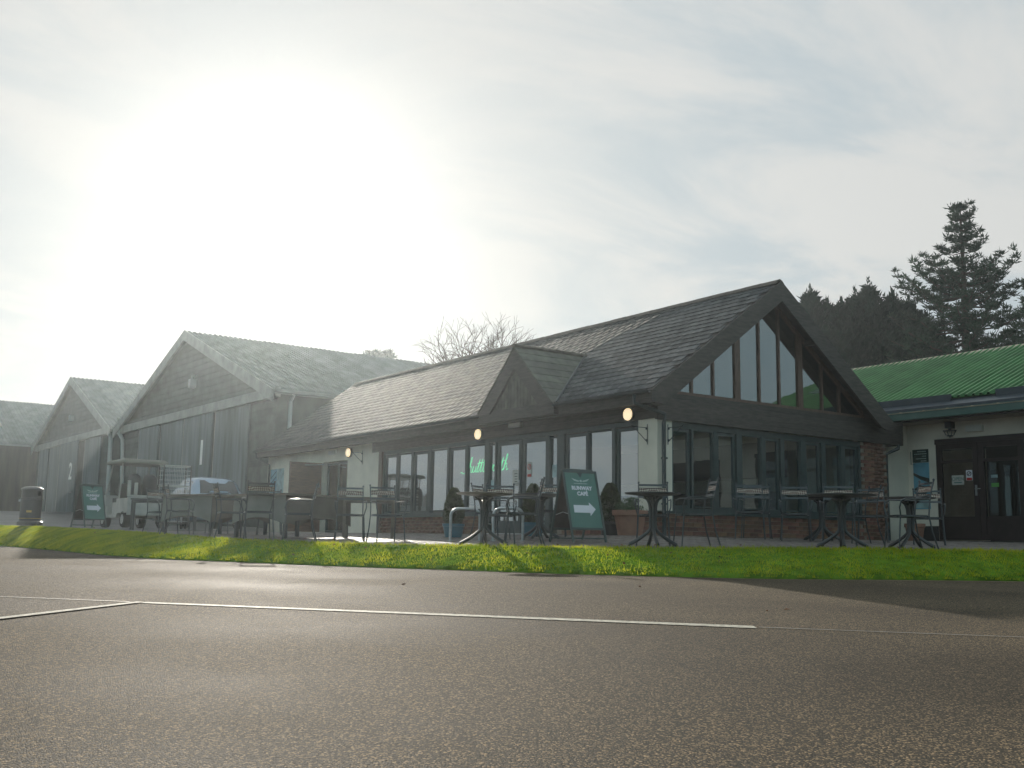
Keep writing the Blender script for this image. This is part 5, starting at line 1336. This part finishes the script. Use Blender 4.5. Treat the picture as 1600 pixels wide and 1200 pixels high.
# =================================================================== CAR
def car():
    x, y = -2.0, 17.6
    t = thing('parked_car', 'silver blue small car parked beyond the tables, seen from behind', 'car', (x, y, pz(x, y)+.02), az(3))
    st = [(-1.86, .56, .36, .62, .66, .48), (-1.80, .72, .26, .84, .90, .56), (-1.66, .80, .21, .93, 1.06, .58), (-1.38, .83, .20, .95, 1.36, .57), (-1.15, .84, .20, .95, 1.44, .57), (-.6, .845, .20, .95, 1.49, .575), (0, .845, .20, .94, 1.47, .575), (.45, .845, .20, .93, 1.36, .57), (.95, .84, .20, .92, 1.04, .60), (1.25, .83, .20, .88, .95, .62), (1.6, .78, .21, .80, .86, .60), (1.82, .66, .28, .64, .68, .5)]
    V = []; F = []; nn = 0
    for (yy_, w_, zl, zb, zt, wt) in st:
        half = [(w_*.90, zl), (w_*1.0, zl+.16), (w_*1.01, (zl+zb)/2+.05), (w_*.985, zb-.03), (w_*.95, zb), (w_*.95+(wt-w_*.95)*.5, zb+(zt-zb)*.52), (wt+.01, zt-.045*min(1, (zt-zb)*4)), (wt*.82, zt), (wt*.4, zt+.02)]
        ring = [(-a, b_) for a, b_ in half] + [(a, b_) for a, b_ in reversed(half)]
        nn = len(ring); V += [(a, yy_, b_) for a, b_ in ring]
    for k in range(len(st)-1): F += [(k*nn+i, k*nn+(i+1) % nn, (k+1)*nn+(i+1) % nn, (k+1)*nn+i) for i in range(nn)]
    F += [tuple(range(nn-1, -1, -1)), tuple((len(st)-1)*nn+i for i in range(nn))]
    MB().add(V, F).build('body', 'car_paint', t, smooth=True)
    def P(k, f_, i, g_, out_=.006, flip=1):       # point between stations k,k+f and section levels belt..roof
        a = st[k]; b_ = st[min(k+1, len(st)-1)]; s_ = [a[j]+(b_[j]-a[j])*f_ for j in range(6)]
        w0 = s_[1]*.95; w1 = s_[5]+.01; z0 = s_[3]; z1 = s_[4]-.045*min(1, (s_[4]-s_[3])*4)
        return (flip*(w0+(w1-w0)*g_+out_), s_[0], z0+(z1-z0)*g_)
    for fl in (-1, 1):
        for nm, pp in (('side_window', [(3, .1), (4, .0), (4, .9)]), ('side_window', [(5, .05), (6, .0), (6, .95)]), ('side_window', [(7, .1), (7, .5), (7, .95)])):
            lo = [P(k, f_, 0, .10, .006, fl) for k, f_ in pp]; hi = [P(k, f_, 0, .86, .006, fl) for k, f_ in pp]
            m = MB().add(lo+hi, [(0, 1, 4, 3), (1, 2, 5, 4)]).build(nm, 'car_glass', t)
        for k0, yy_ in ((0, -1.12), (1, 1.15)):
            wheel(t, fl*.77, yy_, .30, .19)
        MB().lathe([(.02, -.05), (.055, -.02), (.055, .06), (.03, .10)], 10, (fl*.70, -1.80, .76)).build('tail_light', 'red_plastic', t)
        MB().box(fl*.93-.07, fl*.93+.07, .55, .66, .93, 1.05).build('door_mirror', 'car_paint', t)
    MB().add([(-.56, -1.735, .985), (.56, -1.735, .985), (.53, -1.60, 1.16), (-.53, -1.60, 1.16), (.49, -1.375, 1.375), (-.49, -1.375, 1.375)], [(0, 1, 2, 3), (3, 2, 4, 5)]).build('rear_window', 'car_glass', t)
    MB().add([(-.55, .97, 1.06), (.55, .97, 1.06), (.52, .46, 1.385), (-.52, .46, 1.385)], [(0, 1, 2, 3)]).build('windscreen', 'car_glass', t)
    MB().box(-.60, .60, -1.93, -1.84, .36, .50).build('bumper', 'chrome', t); MB().box(-.26, .26, -1.885, -1.86, .54, .65).build('number_plate', 'off_white', t)
    MB().tube([(0, -1.2, 1.47), (0, -1.3, 1.60)], .008, 5).build('aerial', 'black_metal', t)
car()
# =================================================================== FALLEN LEAVES
lfm = MB().add([(-.035, 0, 0), (0, -.022, .006), (.04, 0, .0), (0, .022, .008), (.0, 0, .014)], [(0, 1, 4), (1, 2, 4), (2, 3, 4), (3, 0, 4)]).mesh('fallen_leaf', 'leaf_brown')
spots = []
rl = random.Random(5)
for i in range(34):
    k = rl.randrange(40, 108); w_ = rl.uniform(.08, .95); p = K[k].lerp(G[k], w_); spots.append((p.x, p.y, p.z+.075+.05*math.sin(math.pi*w_)))
for i in range(16):
    k = rl.randrange(70, 108); p = G[k].lerp(B[k], rl.uniform(.03, .12)); spots.append((p.x, p.y, pz(p.x, p.y)+.02))
for i in range(4):
    x, y = rl.uniform(-11.5, -5), rl.uniform(-10.5, -4); spots.append((x, y, rz(x, y)+.004))
for i, (x, y, z) in enumerate(spots):
    o = link('fallen_leaf', lfm, None, (x, y, z)); o.rotation_euler = (rl.uniform(-.5, .5), rl.uniform(-.5, .5), rl.uniform(0, 6.28)); s_ = rl.uniform(.4, .95); o.scale = (s_,)*3
    wh_ = ('grass verge', 'paving in front of the gable', 'open road')[0 if i < 34 else 1 if i < 50 else 2]
    tag(o, 'dry brown leaf lying on the ' + wh_, 'leaf', 'fallen leaves on the ' + wh_)

# =================================================================== ADDED GLARE VOLUME
hz = MB().box(-450, 450, -450, 450, -2.2, 15.4)
me = hz.mesh('lens_veil'); ob = link('lens_veil', me); kind(ob, 'stuff')
m = bpy.data.materials.new('lens_veil'); m.use_nodes = True; n = m.node_tree.nodes; n.clear()
o = n.new('ShaderNodeOutputMaterial'); v = n.new('ShaderNodeVolumePrincipled'); v.inputs['Density'].default_value = LENS_VEIL; v.inputs['Anisotropy'].default_value = 0.78; v.inputs['Color'].default_value = (.86, .95, 1.0, 1)
m.node_tree.links.new(v.outputs[0], o.inputs['Volume']); me.materials.append(m)
